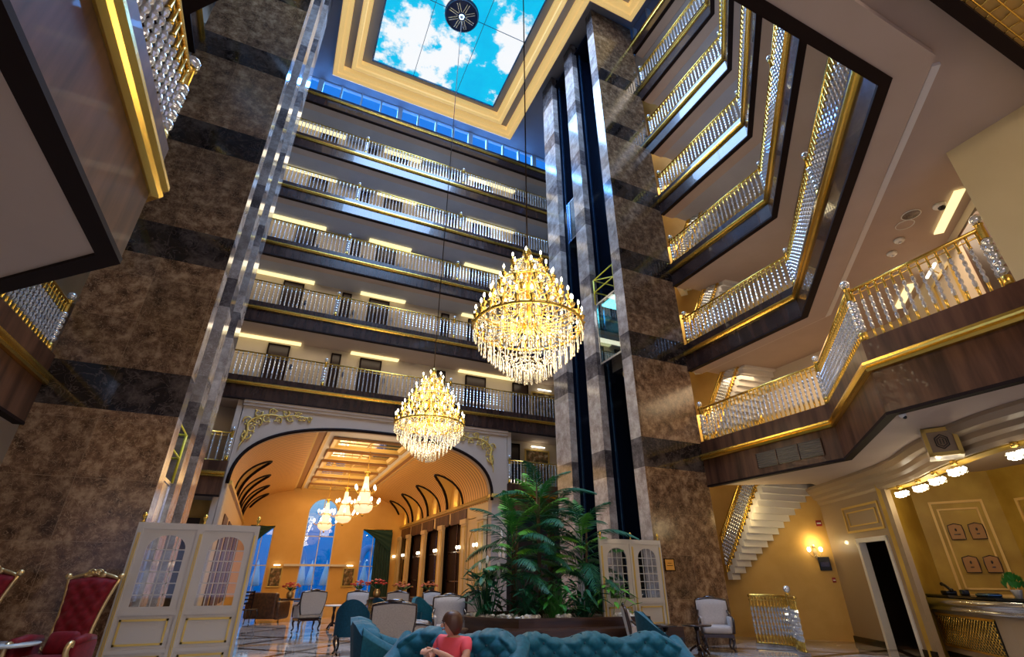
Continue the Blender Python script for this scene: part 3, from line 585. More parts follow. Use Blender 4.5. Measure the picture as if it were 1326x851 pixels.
# acanthus scrolls in the spandrels
def scroll(b, cx_, cz_, r, turns, a0, sgn, th=0.035, y=19.68):
    pts = []; rr = []
    for i in range(26):
        t_ = i/25; a = a0+sgn*turns*2*pi*t_; q = r*(1-0.86*t_); pts.append((cx_+q*cos(a), y-0.012*sin(t_*pi), cz_+q*sin(a))); rr.append(th*(1-0.6*t_))
    b.tube(pts, rr, 'gold_paint', 6)
def ornament(m_, label):
    X = (lambda x: 2*CXA+0.1-x) if m_ else (lambda x: x); s = -1 if m_ else 1; b = MB()
    path = [(-1.5, 5.75), (-1.42, 6.1), (-1.45, 6.42), (-1.2, 6.66), (-0.8, 6.8), (-0.4, 6.78), (0.0, 6.86), (0.35, 6.84), (0.66, 6.86)]
    sp_ = spline([(X(x), 19.68, z) for x, z in path], 6); b.tube(sp_, [0.05*(1-0.7*i/(len(sp_)-1)) for i in range(len(sp_))], 'gold_paint', 6)
    for i, (x, z) in enumerate([(-1.44, 5.98), (-1.3, 6.24), (-1.48, 6.5), (-1.15, 6.5), (-1.2, 6.82), (-0.88, 6.62), (-0.72, 6.92), (-0.5, 6.64), (-0.28, 6.9), (-0.1, 6.72), (0.14, 6.92), (0.3, 6.76), (0.55, 6.78)]):
        r = 0.17*(1-0.035*i); scroll(b, X(x), z, r, 1.35, (i*1.7 if s > 0 else pi-i*1.7), s*(1 if i % 2 else -1), 0.032-0.001*i)
        for q in range(3):
            a = i*1.1+q*2.1; a = a if s > 0 else pi-a; b.ball((X(x)+r*0.9*cos(a), 19.685, z+r*0.9*sin(a)), (0.055, 0.018, 0.03), 'gold_paint', 6, 4)
    b.tube([(X(-1.5), 19.68, 5.75), (X(-1.56), 19.68, 5.6), (X(-1.55), 19.68, 5.42)], [0.035, 0.02, 0.008], 'gold_paint', 6)
    tag(b.build('gilded_scroll'), label, 'ornament', None)
ornament(False, 'gilded acanthus scroll on the upper left corner of the arch')
ornament(True, 'gilded acanthus scroll on the upper right corner of the arch')
# mezzanine pieces either side of the arch
for path, nm in (([(-4.3, 19.6), (-1.77, 19.6)], 0), ([(8.82, 19.6), (13.2, 19.6)], 1)):
    fascia(n, path, 4.57, 3.9, 5.02, 'walnut', step=0.0); n += 1
    b = MB(); b.box(path[0][0], 19.9, 3.9, path[1][0], 21.5, 4.95, 'plaster'); struct(b.build('ceiling_mezzanine_back'))
b = MB(); b.box(-6.5, 21.3, 0, -1.9, 21.6, 4.2, 'ochre_paint'); struct(b.build('wall_under_mezzanine'))
b = MB(); b.box(-3.3, 21.22, 0, -2.3, 21.31, 3.3, 'door_dark'); struct(b.build('door_%d' % dn)); dn += 1
b = MB(); b.box(-1.95, 19.75, 0, -1.76, 21.6, 7.4, 'plaster'); b.box(8.81, 19.75, 5.0, 9.0, 21.6, 7.4, 'plaster'); struct(b.build('wall_arch_return'))
b = MB(); b.box(9.0, 22.6, 0, 14, 22.8, 4.2, 'fire_lobby'); b.box(8.35, 20.1, 0.0, 8.8, 20.5, 3.9, 'hall_column'); struct(b.build('wall_under_mezzanine_right'))
door(9.45, 10.15, 5.0); 
# vault
YA, YB = 20.1, 36.0
LUN = [24.5, 28.1, 31.6, 35.0]; LW, LH, LZ = 1.25, 1.6, 4.42
def vaultx(z, side):
    v = min(1, max(0, (z-Z0)/HH)); u = (1-v**2.6)**(1/2.6); return CXA+side*HW*u
for side, nm in ((1, 'right'), (-1, 'left')):
    b = MB(); vs = []; fs = []; NY, NT = 160, 40
    for j in range(NT+1):
        a = (pi/2)*j/NT; p = 2/2.6; x = CXA+side*HW*cos(a)**p; z = Z0+HH*sin(a)**p
        for i in range(NY+1): vs.append((x, YA+(YB-YA)*i/NY, z))
    for j in range(NT):
        for i in range(NY):
            q = (j*(NY+1)+i, j*(NY+1)+i+1, (j+1)*(NY+1)+i+1, (j+1)*(NY+1)+i)
            cx_ = sum(vs[k][0] for k in q)/4; cyy = sum(vs[k][1] for k in q)/4; cz_ = sum(vs[k][2] for k in q)/4
            if abs(cx_-3.3) < 2.3: continue
            if any(((cyy-y0)/LW)**2+((cz_-LZ)/LH)**2 < 1 and cz_ > LZ for y0 in LUN): continue
            fs.append(q)
    b.add(vs, fs, 'vault_slats', True); vo = struct(b.build('ceiling_vault_'+nm))
    for y0 in LUN:
        pin = []; pout = []
        for i in range(25):
            a = pi*i/24; yy = y0+LW*cos(a); zz = LZ+LH*sin(a); pin.append((vaultx(zz, side), yy, zz)); pout.append((CXA+side*(HW+0.12), yy, zz))
        b = MB(); vs = pin+pout; b.add(vs, [(i, i+1, 25+i+1, 25+i) for i in range(24)], 'cove_gold', True)
        b.add(pout+[(CXA+side*(HW+0.12), y0, LZ)], [(i, i+1, 25) for i in range(24)], 'hall_paint'); b.build('lunette', vo)
        b = MB(); b.tube(pin, 0.07, 'lip_wood', 6); b.build('lunette_edging', vo)
        b = MB(); x = CXA+side*(HW+0.05); b.box(x-0.04, y0-0.35, LZ, x+0.04, y0+0.25, LZ+0.95, 'cove_gold'); b.build('lunette_pilaster', vo)
    if side > 0:
        for y0 in LUN: point('lunette_uplight', (CXA+HW-0.25, y0, LZ+0.25), 5, (1.0, 0.62, 0.12), 0.05)
# flat centre of the hall ceiling
b = MB(); b.box(0.9, YA, 6.62, 5.7, YB, 6.7, 'stone_white')
for x0, x1, mt in ((0.86, 1.02, 'cove_gold'), (1.32, 1.44, 'cove_gold'), (5.2, 5.32, 'cove_gold'), (5.6, 5.76, 'cove_gold')): b.box(x0, YA, 6.54, x1, YB, 6.62, mt)
b.box(1.02, YA, 6.60, 1.32, YB, 6.62, 'plaque_wood'); b.box(5.32, YA, 6.60, 5.6, YB, 6.62, 'plaque_wood'); co_ = struct(b.build('ceiling_hall'))
for i in range(6):
    y0 = 21.2+i*2.45; b = MB(); x0, x1, y1 = 1.7, 4.85, y0+1.75
    b.sweep([(x0, y0), (x1, y0), (x1, y1), (x0, y1)], [(0, 6.60), (0.0, 6.50), (0.14, 6.52), (0.28, 6.60)], 'gold_paint', closed=True)
    b.sweep([(x0, y0), (x1, y0), (x1, y1), (x0, y1)], [(0.0, 6.60), (0.0, 6.49), (-0.03, 6.49), (-0.03, 6.60)], 'plaque_wood', closed=True); o = b.build('coffer_frame', co_)
    b = MB(); b.box(x0+0.28, y0+0.28, 6.585, x1-0.28, y1-0.28, 6.60, 'mirror_gold'); b.build('mirror_panel', o)
    b = MB(); b.box(x0+0.28, (y0+y1)/2-0.03, 6.56, x1-0.28, (y0+y1)/2+0.03, 6.585, 'gold_paint'); b.box((x0+x1)/2-0.04, y0+0.28, 6.56, (x0+x1)/2+0.04, y1-0.28, 6.585, 'gold_paint'); b.build('coffer_bar', o)
# end wall with three openings
YE = 36.0
def rectw(b, x0, z0, x1, z1, mt='hall_paint'): b.box(x0, YE, z0, x1, YE+0.3, z1, mt)
b = MB(); rectw(b, -2.0, 0, -1.0, 6.8); rectw(b, -1.0, 4.2, 0.22, 6.8); rectw(b, 0.22, 0, 2.05, 6.8); rectw(b, 3.87, 0, 5.62, 6.8); rectw(b, 5.62, 4.2, 7.1, 6.8); rectw(b, 7.1, 0, 8.9, 6.8); rectw(b, 2.05, 6.05, 3.87, 6.8)
c0, r0 = 2.96, 0.91; vs = []; 
for yy in (YE, YE+0.3):
    for i in range(17):
        a = pi*i/16; vs.append((c0-r0*cos(a), yy, 5.14+r0*sin(a)))
    for i in range(17): vs.append((c0-r0+2*r0*i/16, yy, 6.06))
fs = []
for i in range(16): fs += [(i, i+1, 17+i+1, 17+i), (34+i, 51+i, 51+i+1, 34+i+1), (i, 34+i, 34+i+1, i+1)]
b.add(vs, fs, 'hall_paint'); struct(b.build('wall_hall_end'))
def window(n_, x0, x1, zt, bars_z, arch_=False):
    b = MB(); w = 0.05
    for x in (x0, x1-w): b.box(x, YE+0.05, 0, x+w, YE+0.15, zt, 'white')
    b.box((x0+x1)/2-w/2, YE+0.06, 0, (x0+x1)/2+w/2, YE+0.14, zt if not arch_ else zt+r0-0.05, 'white')
    for z in bars_z: b.box(x0, YE+0.06, z-w/2, x1, YE+0.14, z+w/2, 'white')
    if arch_: b.tube([(c0-(r0-0.02)*cos(pi*i/16), YE+0.1, 5.14+(r0-0.02)*sin(pi*i/16)) for i in range(17)], 0.035, 'white', 6)
    o = struct(b.build('window_%d' % n_)); b = MB()
    b.box(x0, YE+0.10, 0, x1, YE+0.11, zt+(r0*0.98 if arch_ else 0), 'glass') if not arch_ else b.box(x0, YE+0.10, 0, x1, YE+0.11, zt, 'glass')
    if arch_: b.add([(c0-r0*cos(pi*i/16), YE+0.1, 5.14+r0*sin(pi*i/16)) for i in range(17)], [tuple(range(17))], 'glass')
    b.build('pane', o)
window(3, -1.0, 0.22, 4.2, (0.04, 2.05)); window(4, 2.05, 3.87, 5.14, (0.04, 2.1, 3.75), True); window(5, 5.62, 7.1, 4.2, (0.04, 2.05))
b = MB(); b.box(1.15, 35.8, 2.02, 4.85, 35.99, 2.14, 'white'); struct(b.build('trim_%d' % n)); n += 1
# right wall of the hall: beam, pillars, dark windows
b = MB(); b.box(8.6, 20.1, 0, 8.8, 36.2, 4.4, 'fire_lobby'); b.box(8.12, 20.1, 3.80, 8.6, 36.0, 4.36, 'hall_column'); b.box(8.12, 20.1, 0, 8.6, 36.0, 0.35, 'walnut')
hw_ = struct(b.build('wall_hall_right'))
b = MB(); b.sweep([(8.12, 36.0), (8.12, 20.1)], [(0.0, 4.34), (-0.10, 4.36), (-0.13, 4.42), (-0.06, 4.46), (-0.10, 4.52), (0.1, 4.52), (0.1, 4.34)], 'gold_paint'); b.sweep([(8.12, 20.1), (8.12, 19.62), (8.82, 19.62)][::-1], [(0.0, 4.40), (0.06, 4.44), (0.04, 4.56), (-0.05, 4.56), (-0.05, 4.40)], 'gold_paint'); b.build('gold_cornice', hw_)
b = MB()
for y in (22.7, 25.3, 28.0, 30.6, 33.2): b.box(8.08, y, 3.72, 8.115, y+2.3, 4.28, 'walnut')
b.build('frieze_panel', hw_)
PIL = [20.6, 22.75, 26.3, 29.6, 33.2, 35.7]
for y in PIL:
    b = MB(); w = 0.36; b.box(7.98, y-w, 0, 8.12, y+w, 3.82, 'hall_column'); b.box(7.95, y-w+0.1, 0.5, 7.98, y+w-0.1, 0.54, 'gold_paint'); b.box(7.95, y-w+0.1, 3.5, 7.98, y+w-0.1, 3.54, 'gold_paint')
    for s in (-1, 1): b.box(7.95, y+s*(w-0.1)-0.02, 0.5, 7.98, y+s*(w-0.1)+0.02, 3.54, 'gold_paint')
    b.box(7.93, y-w-0.04, 3.62, 8.12, y+w+0.04, 3.82, 'hall_column'); b.build('pilaster', hw_)
b = MB(); b.box(8.05, 20.96, 0.35, 8.12, 22.4, 3.75, 'hall_column'); b.tube([(8.04, 21.3, 1.1), (8.04, 21.3, 2.9), (8.04, 21.68, 3.3), (8.04, 22.06, 2.9), (8.04, 22.06, 1.1)], 0.025, 'gold_paint', 6); b.build('wall_panel', hw_)
wn_i = 6
for i in range(1, len(PIL)-1):
    y0, y1 = PIL[i]+0.4, PIL[i+1]-0.4; b = MB()
    for y in (y0, (y0+y1)/2-0.02, y1-0.05): b.box(8.3, y, 0.35, 8.36, y+0.05, 3.8, 'mahogany')
    for z in (0.4, 1.25, 2.5, 3.74): b.box(8.3, y0, z, 8.36, y1, z+0.05, 'mahogany')
    o = struct(b.build('window_%d' % wn_i)); wn_i += 1
    b = MB(); b.box(8.34, y0, 0.35, 8.35, y1, 3.8, 'pane_dark'); b.build('pane', o)
b = MB(); b.box(-1.9, 20.1, 0, -1.62, 36.2, 4.4, 'hall_column')
for y in (21.5, 24.5, 27.5, 30.5, 33.5): b.box(-1.62, y, 0.3, -1.58, y+1.9, 3.5, 'walnut')
b.sweep([(-1.62, 20.1), (-1.62, 36.0)], [(0, 4.3), (-0.1, 4.34), (-0.1, 4.46), (0, 4.46)], 'gold_paint'); struct(b.build('wall_hall_left'))
# terrace outside the hall windows
b = MB(); b.box(-16, 36.3, -0.25, 26, 70, -0.05, 'terrace'); struct(b.build('ground_terrace'))
def umbrella(): 
    t = thing('folded_parasol', 'x', 'parasol'); b = MB(); b.tube([(0, 0, 0), (0, 0, 2.5)], 0.03, 'white', 6); b.build('pole', t)
    b = MB(); b.lathe([(0.30, 0.95), (0.33, 1.0), (0.25, 1.5), (0.12, 2.1), (0.0, 2.55)], 'umbrella_cloth', 10); b.build('canopy', t)
    b = MB(); b.lathe([(0.25, 0.0), (0.25, 0.06), (0.06, 0.1)], 'terrace', 10); b.build('base', t); return t
U = umbrella()
for i, (x, y, lb) in enumerate([(2.5, 39.5, 'pale folded parasol outside, left side of the tall middle window'), (3.15, 40.5, 'pale folded parasol outside, just left of the middle window bar'), (4.05, 39.8, 'pale folded parasol outside, just right of the middle window bar'), (4.6, 41, 'pale folded parasol outside, far right in the middle window'), (-0.3, 39.5, 'pale folded parasol outside the curtained left window'), (6.6, 39.6, 'pale folded parasol outside, left of two in the right window'), (7.4, 40.4, 'pale folded parasol outside, right of two in the right window')]):
    place(U, i > 0, (x, y, -0.05), 0, lb, 'folded parasols on the terrace')
b = MB(); b.tube([(2.6+1.1*cos(pi*i/20), 56+0.2*i/20, 1.2+3.0*sin(pi*i/20)) for i in range(21)], 0.3, 'slide_blue', 10)
for x_, y_, z_ in ((1.5, 56.2, 1.2), (3.7, 56, 1.2), (7.5, 50, 0.6), (9.7, 50, 0.6)): b.tube([(x_, y_, -0.06), (x_, y_, z_)], 0.12, 'white', 8)
b.tube([(8.6+1.1*cos(pi*i/20), 50, 0.6+3.2*sin(pi*i/20)) for i in range(21)], 0.3, 'slide_blue', 10)
tag(b.build('water_slide'), 'blue looping pool slide outside, behind the folded parasols', 'water slide')
# ================================================================= RAILINGS
def baluster_mesh(h, seg, big=1.0):
    b = MB(); r = 0.026*big
    b.lathe([(r*1.1, 0.0), (r*1.1, 0.02), (r*0.8, 0.04), (r*0.8, h*(0.05 if seg < 8 else 0.17)), (r*1.1, h*0.18)], 'crystal' if seg < 8 else 'gold', seg)
    pr = [(r*0.5, h*0.18)]
    for i in range(5):
        z = h*(0.20+i*0.12); pr += [(r*1.15, z+h*0.03), (r*1.15, z+h*0.07), (r*0.45, z+h*0.115)]
    b.lathe(pr, 'crystal', seg)
    b.sm = [False if b.mats[q] == 'crystal' else v for q, v in zip(b.m, b.sm)]
    b.lathe([(r*1.1, h*0.80), (r*0.8, h*0.82), (r*0.8, h*0.97), (r*1.0, h)], 'crystal' if seg < 8 else 'gold', seg)
    return b
BAL = {}
def newel(parent, x, y, z, h):
    b = MB(); r = 0.06
    b.lathe([(r, 0), (r, 0.16), (r*0.7, 0.18)], 'gold', 10)
    pr = []
    for i in range(5): q = 0.2+i*(h-0.4)/5; s = (h-0.4)/5; pr += [(r*0.45, q), (r*1.1, q+s*0.3), (r*1.1, q+s*0.7)]
    b.lathe(pr+[(r*0.5, h-0.2)], 'crystal', 10); b.lathe([(r*0.8, h-0.2), (r*0.8, h+0.02), (r*1.1, h+0.04)], 'gold', 10)
    b.ball((0, 0, h+0.13), 0.075, 'crystal', 10, 7); o = b.build('newel_post', parent); o.location = (x, y, z)
def railing(label, path, zf, h, sp=0.145, newels=(), low=False, zs=None, name='balcony_railing', group=None):
    t = thing(name, label, 'railing', (path[0][0], path[0][1], zf), 0, group); ox, oy = path[0][0], path[0][1]
    zs = zs or [0]*len(path)
    P = [Vector((p[0]-ox, p[1]-oy, zs[i])) for i, p in enumerate(path)]
    b = MB(); b.tube([(p.x, p.y, p.z+h) for p in P], 0.033, 'gold', 8); b.build('handrail', t)
    b = MB(); b.tube([(p.x, p.y, p.z+h-0.10) for p in P], 0.012, 'gold', 5)
    b.tube([(p.x, p.y, p.z+0.015) for p in P], 0.018, 'gold', 5); b.build('rail_bar', t)
    key = (round(h, 2), low)
    if key not in BAL: o_ = baluster_mesh(h-0.03, 5 if low else 8).build('baluster'); BAL[key] = o_.data; bpy.data.objects.remove(o_)
    me = BAL[key]; acc = 0.0; d = sp*0.5; tot = sum((P[i+1]-P[i]).length for i in range(len(P)-1)); cnt = int(tot/sp)
    for q in range(cnt):
        s = (q+0.5)*tot/cnt; i = 0
        while i < len(P)-2 and s > (P[i+1]-P[i]).length: s -= (P[i+1]-P[i]).length; i += 1
        p = P[i].lerp(P[i+1], s/(P[i+1]-P[i]).length); o = bpy.data.objects.new('baluster', me); COL.objects.link(o); o.parent = t; o.location = p
    for (x, y) in newels: newel(t, x-ox, y-oy, 0, h+0.03)
    return t
ordn = ['first', 'second', 'third', 'fourth', 'fifth', 'sixth']
for k in range(1, 6):
    zt = G[k]+0.30; o_ = 0.1
    railing('crystal and gold railing across the back wall, %s gallery above the arch' % ordn[k-1], [(-3.4, 19.7), (11.4, 19.7)], zt, 0.97, 0.16, [(0.78, 19.7), (6.03, 19.7)], True, group='gallery railings on the back wall')
    railing('crystal gallery railing running right from the right tower, %s floor above the mezzanine' % ordn[k-1], [(11.1, 10.7), (11.1, 6.72)], zt, 0.97, 0.15, [(11.1, 10.6), (11.1, 6.72)], False, group='gallery railings right of the right tower')
    if k < 5: railing('crystal gallery railing on the slanting right side of the opening, %s floor above the mezzanine' % ordn[k-1], [(11.08, 6.7), (6.2, 1.83)], zt, 0.97, 0.145, [(8.6, 4.23)], False, group='gallery railings on the slanting right side')
railing('crystal gallery railing at the left tower, first floor above the mezzanine', [(-4.2, 6.75), (-4.2, 10.7)], G[1]+0.3, 0.97, 0.15, [(-4.2, 10.6)])
railing('crystal mezzanine railing beside the right tower above the wall grille', [(11.1, 10.7), (11.1, 6.8)], 5.02, 0.98, 0.13, [(11.1, 10.62), (11.1, 6.8)])
railing('short slanting mezzanine railing of dense crystal, middle of the right mezzanine', [(11.1, 6.78), (8.55, 4.36)], 5.02, 0.98, 0.12)
railing('near mezzanine railing on the right with big clear crystal balusters', [(8.52, 4.32), (8.52, 2.34)], 5.02, 0.98, 0.125, [(8.52, 4.32), (8.52, 2.34)])
railing('crystal mezzanine railing beside the left tower', [(-4.2, 6.8), (-4.2, 10.7)], 5.02, 0.98, 0.13, [(-4.2, 10.62)])
railing('near mezzanine railing at the top left of the view', [(-1.62, 1.2), (-1.62, 4.3)], 5.02, 0.98, 0.125, [(-1.62, 4.3)])
railing('small crystal railing left of the arch', [(-3.6, 19.7), (-1.85, 19.7)], 5.02, 0.98, 0.2, [(-1.85, 19.7)], True)
railing('small crystal railing right of the arch behind the palm', [(8.9, 19.7), (11.4, 19.7)], 5.02, 0.98, 0.15, [(8.9, 19.7)], True)
railing('short gold railing at right end of the arch, running into the hall', [(8.86, 20.9), (8.86, 19.75)], 5.02, 0.98, 0.13, [], True)
# ================================================================= CHANDELIERS
def big_chandelier(label, loc, zceil):
    t = thing('crystal_chandelier', label, 'chandelier', loc, 0, None)   # origin at lowest tip
    h = 2.75; rnd = random.Random(3)
    b = MB(); b.tube([(0, 0, h), (0, 0, zceil-loc[2])], 0.014, 'cable_brown', 6); b.build('suspension_cable', t)
    b = MB(); b.lathe([(0.05, 0.9), (0.12, 1.0), (0.06, 1.15), (0.05, 1.5), (0.11, 1.6), (0.05, 1.72), (0.045, 2.05), (0.09, 2.15), (0.04, 2.25), (0.04, 2.5), (0.10, 2.58), (0.07, 2.68), (0.02, 2.75)], 'gold', 12); b.build('column', t)
    for r, z, th in ((0.95, 1.02, 0.028), (0.55, 1.85, 0.018), (0.30, 2.3, 0.014)):
        b = MB(); b.tube([(r*cos(2*pi*i/48), r*sin(2*pi*i/48), z) for i in range(48)], th, 'gold', 6, closed=True)
        for i in range(6):
            a = i*pi/3; b.tube([(0.05*cos(a), 0.05*sin(a), z+0.18), (r*0.5*cos(a), r*0.5*sin(a), z-0.08), (r*cos(a), r*sin(a), z)], 0.010, 'gold', 5)
        b.build('ring', t)
    tiers = [(0.95, 1.12, 24), (0.80, 1.42, 16), (0.64, 1.72, 12), (0.48, 2.02, 10), (0.30, 2.34, 6)]
    cb = MB(); cb.lathe([(0.018, -0.16), (0.055, -0.13), (0.02, -0.10), (0.017, -0.09), (0.05, -0.02), (0.055, 0.0), (0.014, 0.0), (0.014, 0.09)], 'gold', 7)
    cb.lathe([(0.0, 0.09), (0.020, 0.12), (0.017, 0.15), (0.0, 0.19)], 'bulb', 6)
    cm = cb.build('candle'); me = cm.data; bpy.data.objects.remove(cm)
    db = MB(); db.lathe([(0.0, -0.22), (0.018, -0.19), (0.008, -0.15), (0.008, -0.13), (0.012, -0.11), (0.005, -0.09), (0.011, -0.06), (0.004, 0.0)], 'drop_crystal', 5)
    dm = db.build('crystal_drop'); dme = dm.data; bpy.data.objects.remove(dm)
    drops = []
    for r, z, n_ in tiers:
        ab = MB()
        for i in range(n_):
            a = 2*pi*(i+0.5*(n_ % 4 == 0))/n_; c, s = cos(a), sin(a)
            ab.tube([(0.06*c, 0.06*s, z+0.04), (r*0.35*c, r*0.35*s, z-0.16), (r*0.72*c, r*0.72*s, z-0.22), (r*c, r*s, z-0.12), (r*c, r*s, z-0.02)], 0.011, 'gold', 5)
            o = bpy.data.objects.new('candle', me); COL.objects.link(o); o.parent = t; o.location = (r*c, r*s, z+0.03)
            drops.append((r*c, r*s, z-0.10, 1.0)); drops.append((r*0.72*c, r*0.72*s, z-0.22, 1.0))
        ab.build('candle_arms', t)
    R_ = random.Random(5)
    rings = [(0.95, 1.0, 48), (0.86, 0.80, 36), (0.76, 0.70, 30), (0.66, 0.60, 26), (0.54, 0.50, 22), (0.44, 0.40, 18), (0.34, 0.32, 15), (0.24, 0.26, 14), (0.14, 0.23, 9), (0.04, 0.2, 4), (0.55, 1.84, 24), (0.30, 2.28, 16), (0.75, 1.2, 30), (0.5, 1.1, 24), (0.3, 1.0, 18)]
    for r, z, n_ in rings:
        for i in range(n_): a = 2*pi*(i+R_.random()*0.3)/n_; drops.append((r*cos(a), r*sin(a), z, 1.0))
    drops.sort(key=lambda d: (d[1]))
    for d in drops[:96]:
        o = bpy.data.objects.new('crystal_drop', dme); COL.objects.link(o); o.parent = t; o.location = d[:3]
    b = MB(); V = [tuple(v.co) for v in dme.vertices]; F = [tuple(p.vertices) for p in dme.polygons]
    for d in drops[96:]: b.add([(v[0]+d[0], v[1]+d[1], v[2]+d[2]) for v in V], F, 'drop_crystal', True)
    # bead strings: from column top to the upper ring and inside the basket
    for r0_, z0_, r1_, z1_, n_ in ((0.05, 2.62, 0.30, 2.32, 14), (0.30, 2.28, 0.55, 1.86, 18), (0.55, 1.8, 0.95, 1.04, 24), (0.95, 1.0, 0.10, 0.25, 26), (0.7, 0.95, 0.06, 0.22, 18)):
        for i in range(n_):
            a = 2*pi*i/n_
            for q in range(11):
                f_ = (q+0.5)/11; r = r0_+(r1_-r0_)*f_; z = z0_+(z1_-z0_)*f_-0.12*sin(pi*f_); b.ball((r*cos(a), r*sin(a), z), 0.014, 'drop_crystal', 5, 4)
    o = b.build('crystal_strings', t, kind='stuff')
    for z, p in ((0.75, 200), (1.5, 130), (2.2, 60)) if loc[1] < 10 else ((0.75, 210), (1.5, 200), (2.2, 110)): point('chandelier_light', (loc[0], loc[1], loc[2]+z), p, (1.0, 0.78, 0.48), 0.75)
    return t
big_chandelier('nearest and largest crystal chandelier, hanging in front of the right tower', (3.45, 6.86, 4.37), 24.6)
big_chandelier('second large crystal chandelier, lower in the picture before the arch top', (3.5, 13.2, 4.25), 24.5)
def hall_chandelier():
    t = thing('basket_chandelier', 'x', 'chandelier'); b = MB()
    b.tube([(0, 0, 1.6), (0, 0, 2.75)], 0.015, 'gold', 5); b.build('suspension_rod', t)
    b = MB(); b.lathe([(0.10, 1.62), (0.14, 1.56), (0.06, 1.5), (0.08, 1.4)], 'gold', 12); b.build('crown_cap', t)
    b = MB(); b.lathe([(0.08, 1.42), (0.11, 1.1), (0.17, 0.85), (0.20, 0.82)], 'lamp_bead', 16); b.build('upper_bead_skirt', t)
    b = MB(); b.lathe([(0.20, 0.82), (0.24, 0.6), (0.36, 0.34)], 'lamp_bead', 16); b.build('lower_bead_skirt', t)
    b = MB(); b.lathe([(0.38, 0.32), (0.35, 0.16), (0.24, 0.05), (0.0, 0.0)], 'lamp_bead', 20); b.build('glass_bowl', t)
    for r, z in ((0.21, 0.83), (0.385, 0.33)):
        b = MB(); b.tube([(r*cos(2*pi*i/24), r*sin(2*pi*i/24), z) for i in range(24)], 0.016, 'gold', 5, closed=True); b.build('ring', t)
    for n_, r, z in ((6, 0.42, 0.9), (8, 0.62, 0.40)):
        for i in range(n_):
            a = 2*pi*i/n_+0.3; c, s = cos(a), sin(a); b = MB()
            b.tube([(0.2*c, 0.2*s, z-0.02), (r*0.7*c, r*0.7*s, z-0.14), (r*c, r*s, z-0.06), (r*c, r*s, z+0.02)], 0.013, 'gold', 5); o = b.build('lamp_arm', t)
            b = MB(); b.lathe([(0.03, 0.0), (0.05, 0.04), (0.045, 0.10), (0.03, 0.15), (0.0, 0.17)], 'bulb_soft', 8, c=(r*c, r*s, z+0.02)); b.build('lamp_glass', o)
    b = MB(); b.ball((0, 0, -0.06), 0.05, 'gold', 8, 6); b.build('finial', t); return t
HC = hall_chandelier()
for i, (x, y, z, lb) in enumerate([(3.45, 22.9, 3.87, 'nearest hall chandelier with lit bead basket, under the hall ceiling'), (3.27, 27.8, 3.87, 'middle one of three lit basket chandeliers in the hall'), (2.85, 32.6, 3.85, 'farthest basket chandelier, in front of the tall arched window')]):
    place(HC, i > 0, (x, y, z), i*0.4, lb, 'basket chandeliers in the hall', 1.08); point('hall_chandelier_light', (x, y, z+0.5), 35, (1, 0.72, 0.4), 0.45)
def sconce():
    t = thing('wall_sconce', 'x', 'wall lamp'); b = MB()      # back towards +X
    b.ball((0, 0, 0), (0.02, 0.06, 0.22), 'antique_gold', 8, 6); b.ball((-0.01, 0, 0.2), (0.03, 0.05, 0.06), 'antique_gold', 8, 6); b.build('back_plate', t)
    for s in (-1, 1):
        b = MB(); b.tube(spline([(0, 0, -0.06), (-0.08, s*0.08, -0.14), (-0.14, s*0.17, -0.06), (-0.14, s*0.18, 0.02)], 4), 0.012, 'antique_gold', 5); o = b.build('lamp_arm', t)
        b = MB(); b.lathe([(0.02, 0.0), (0.05, 0.03), (0.06, 0.09), (0.04, 0.15), (0.0, 0.15)], 'bulb_soft', 8, c=(-0.14, s*0.18, 0.02)); b.build('lamp_glass', o)
    return t
SC = sconce(); used = False
for i, (y, lb) in enumerate(zip(PIL, ['wall lamp on the nearest hall pillar, right of the arched wall panel', 'wall lamp on second hall pillar, left of the arched wall panel', 'wall lamp on the third hall pillar from the arch', 'wall lamp on the fourth hall pillar from the arch', 'wall lamp on the fifth hall pillar from the arch', 'wall lamp on the farthest hall pillar beside the green curtain'])):
    place(SC, used, (7.9, y, 2.55), 0, lb, 'wall lamps on the hall pillars', 0.95); used = True
# ================================================================= FURNITURE
def padgrid(b, nx, nz, fx, fz, fy, back, mt, tuft=0, M=None):
    """closed padded panel: fx(u,v), fz(u,v) give outline, fy front depth"""
    def F(u, v): return (fx(u, v), -fy(u, v), fz(u, v))
    def B_(u, v): return (fx(u, v), back, fz(u, v))
    b.grid(nx, nz, F, mt, True, M, False); b.grid(nx, nz, B_, mt, True, M, True)
    for (u0, u1, fn) in ((0, 1, lambda s: (s, 0)), (0, 1, lambda s: (s, 1)), (0, 1, lambda s: (0, s)), (0, 1, lambda s: (1, s))):
        nn = nx if fn(0.5)[1] in (0, 1) else nz; vs = []
        for i in range(nn+1): u, v = fn(i/nn); vs += [F(u, v), B_(u, v)]
        b.add(vs, [(2*i, 2*i+1, 2*i+3, 2*i+2) for i in range(nn)], mt, True, M)
def edge(u, v, k=6): return max(0.0, (1-abs(2*u-1)**k)*(1-abs(2*v-1)**k))**0.5
def cab_leg(b, x, y, h, sx, sy, mt='mahogany', r=0.03):
    b.tube(spline([(x, y, h), (x+sx*0.03, y+sy*0.03, h*0.7), (x, y, h*0.3), (x+sx*0.03, y+sy*0.03, 0.02)], 4), [r*1.2, r*1.2, r*1.15, r*1.1, r, r*.9, r*.8, r*.7, r*.6, r*.6, r*.7, r*.8, r*.85][:13], mt, 7)
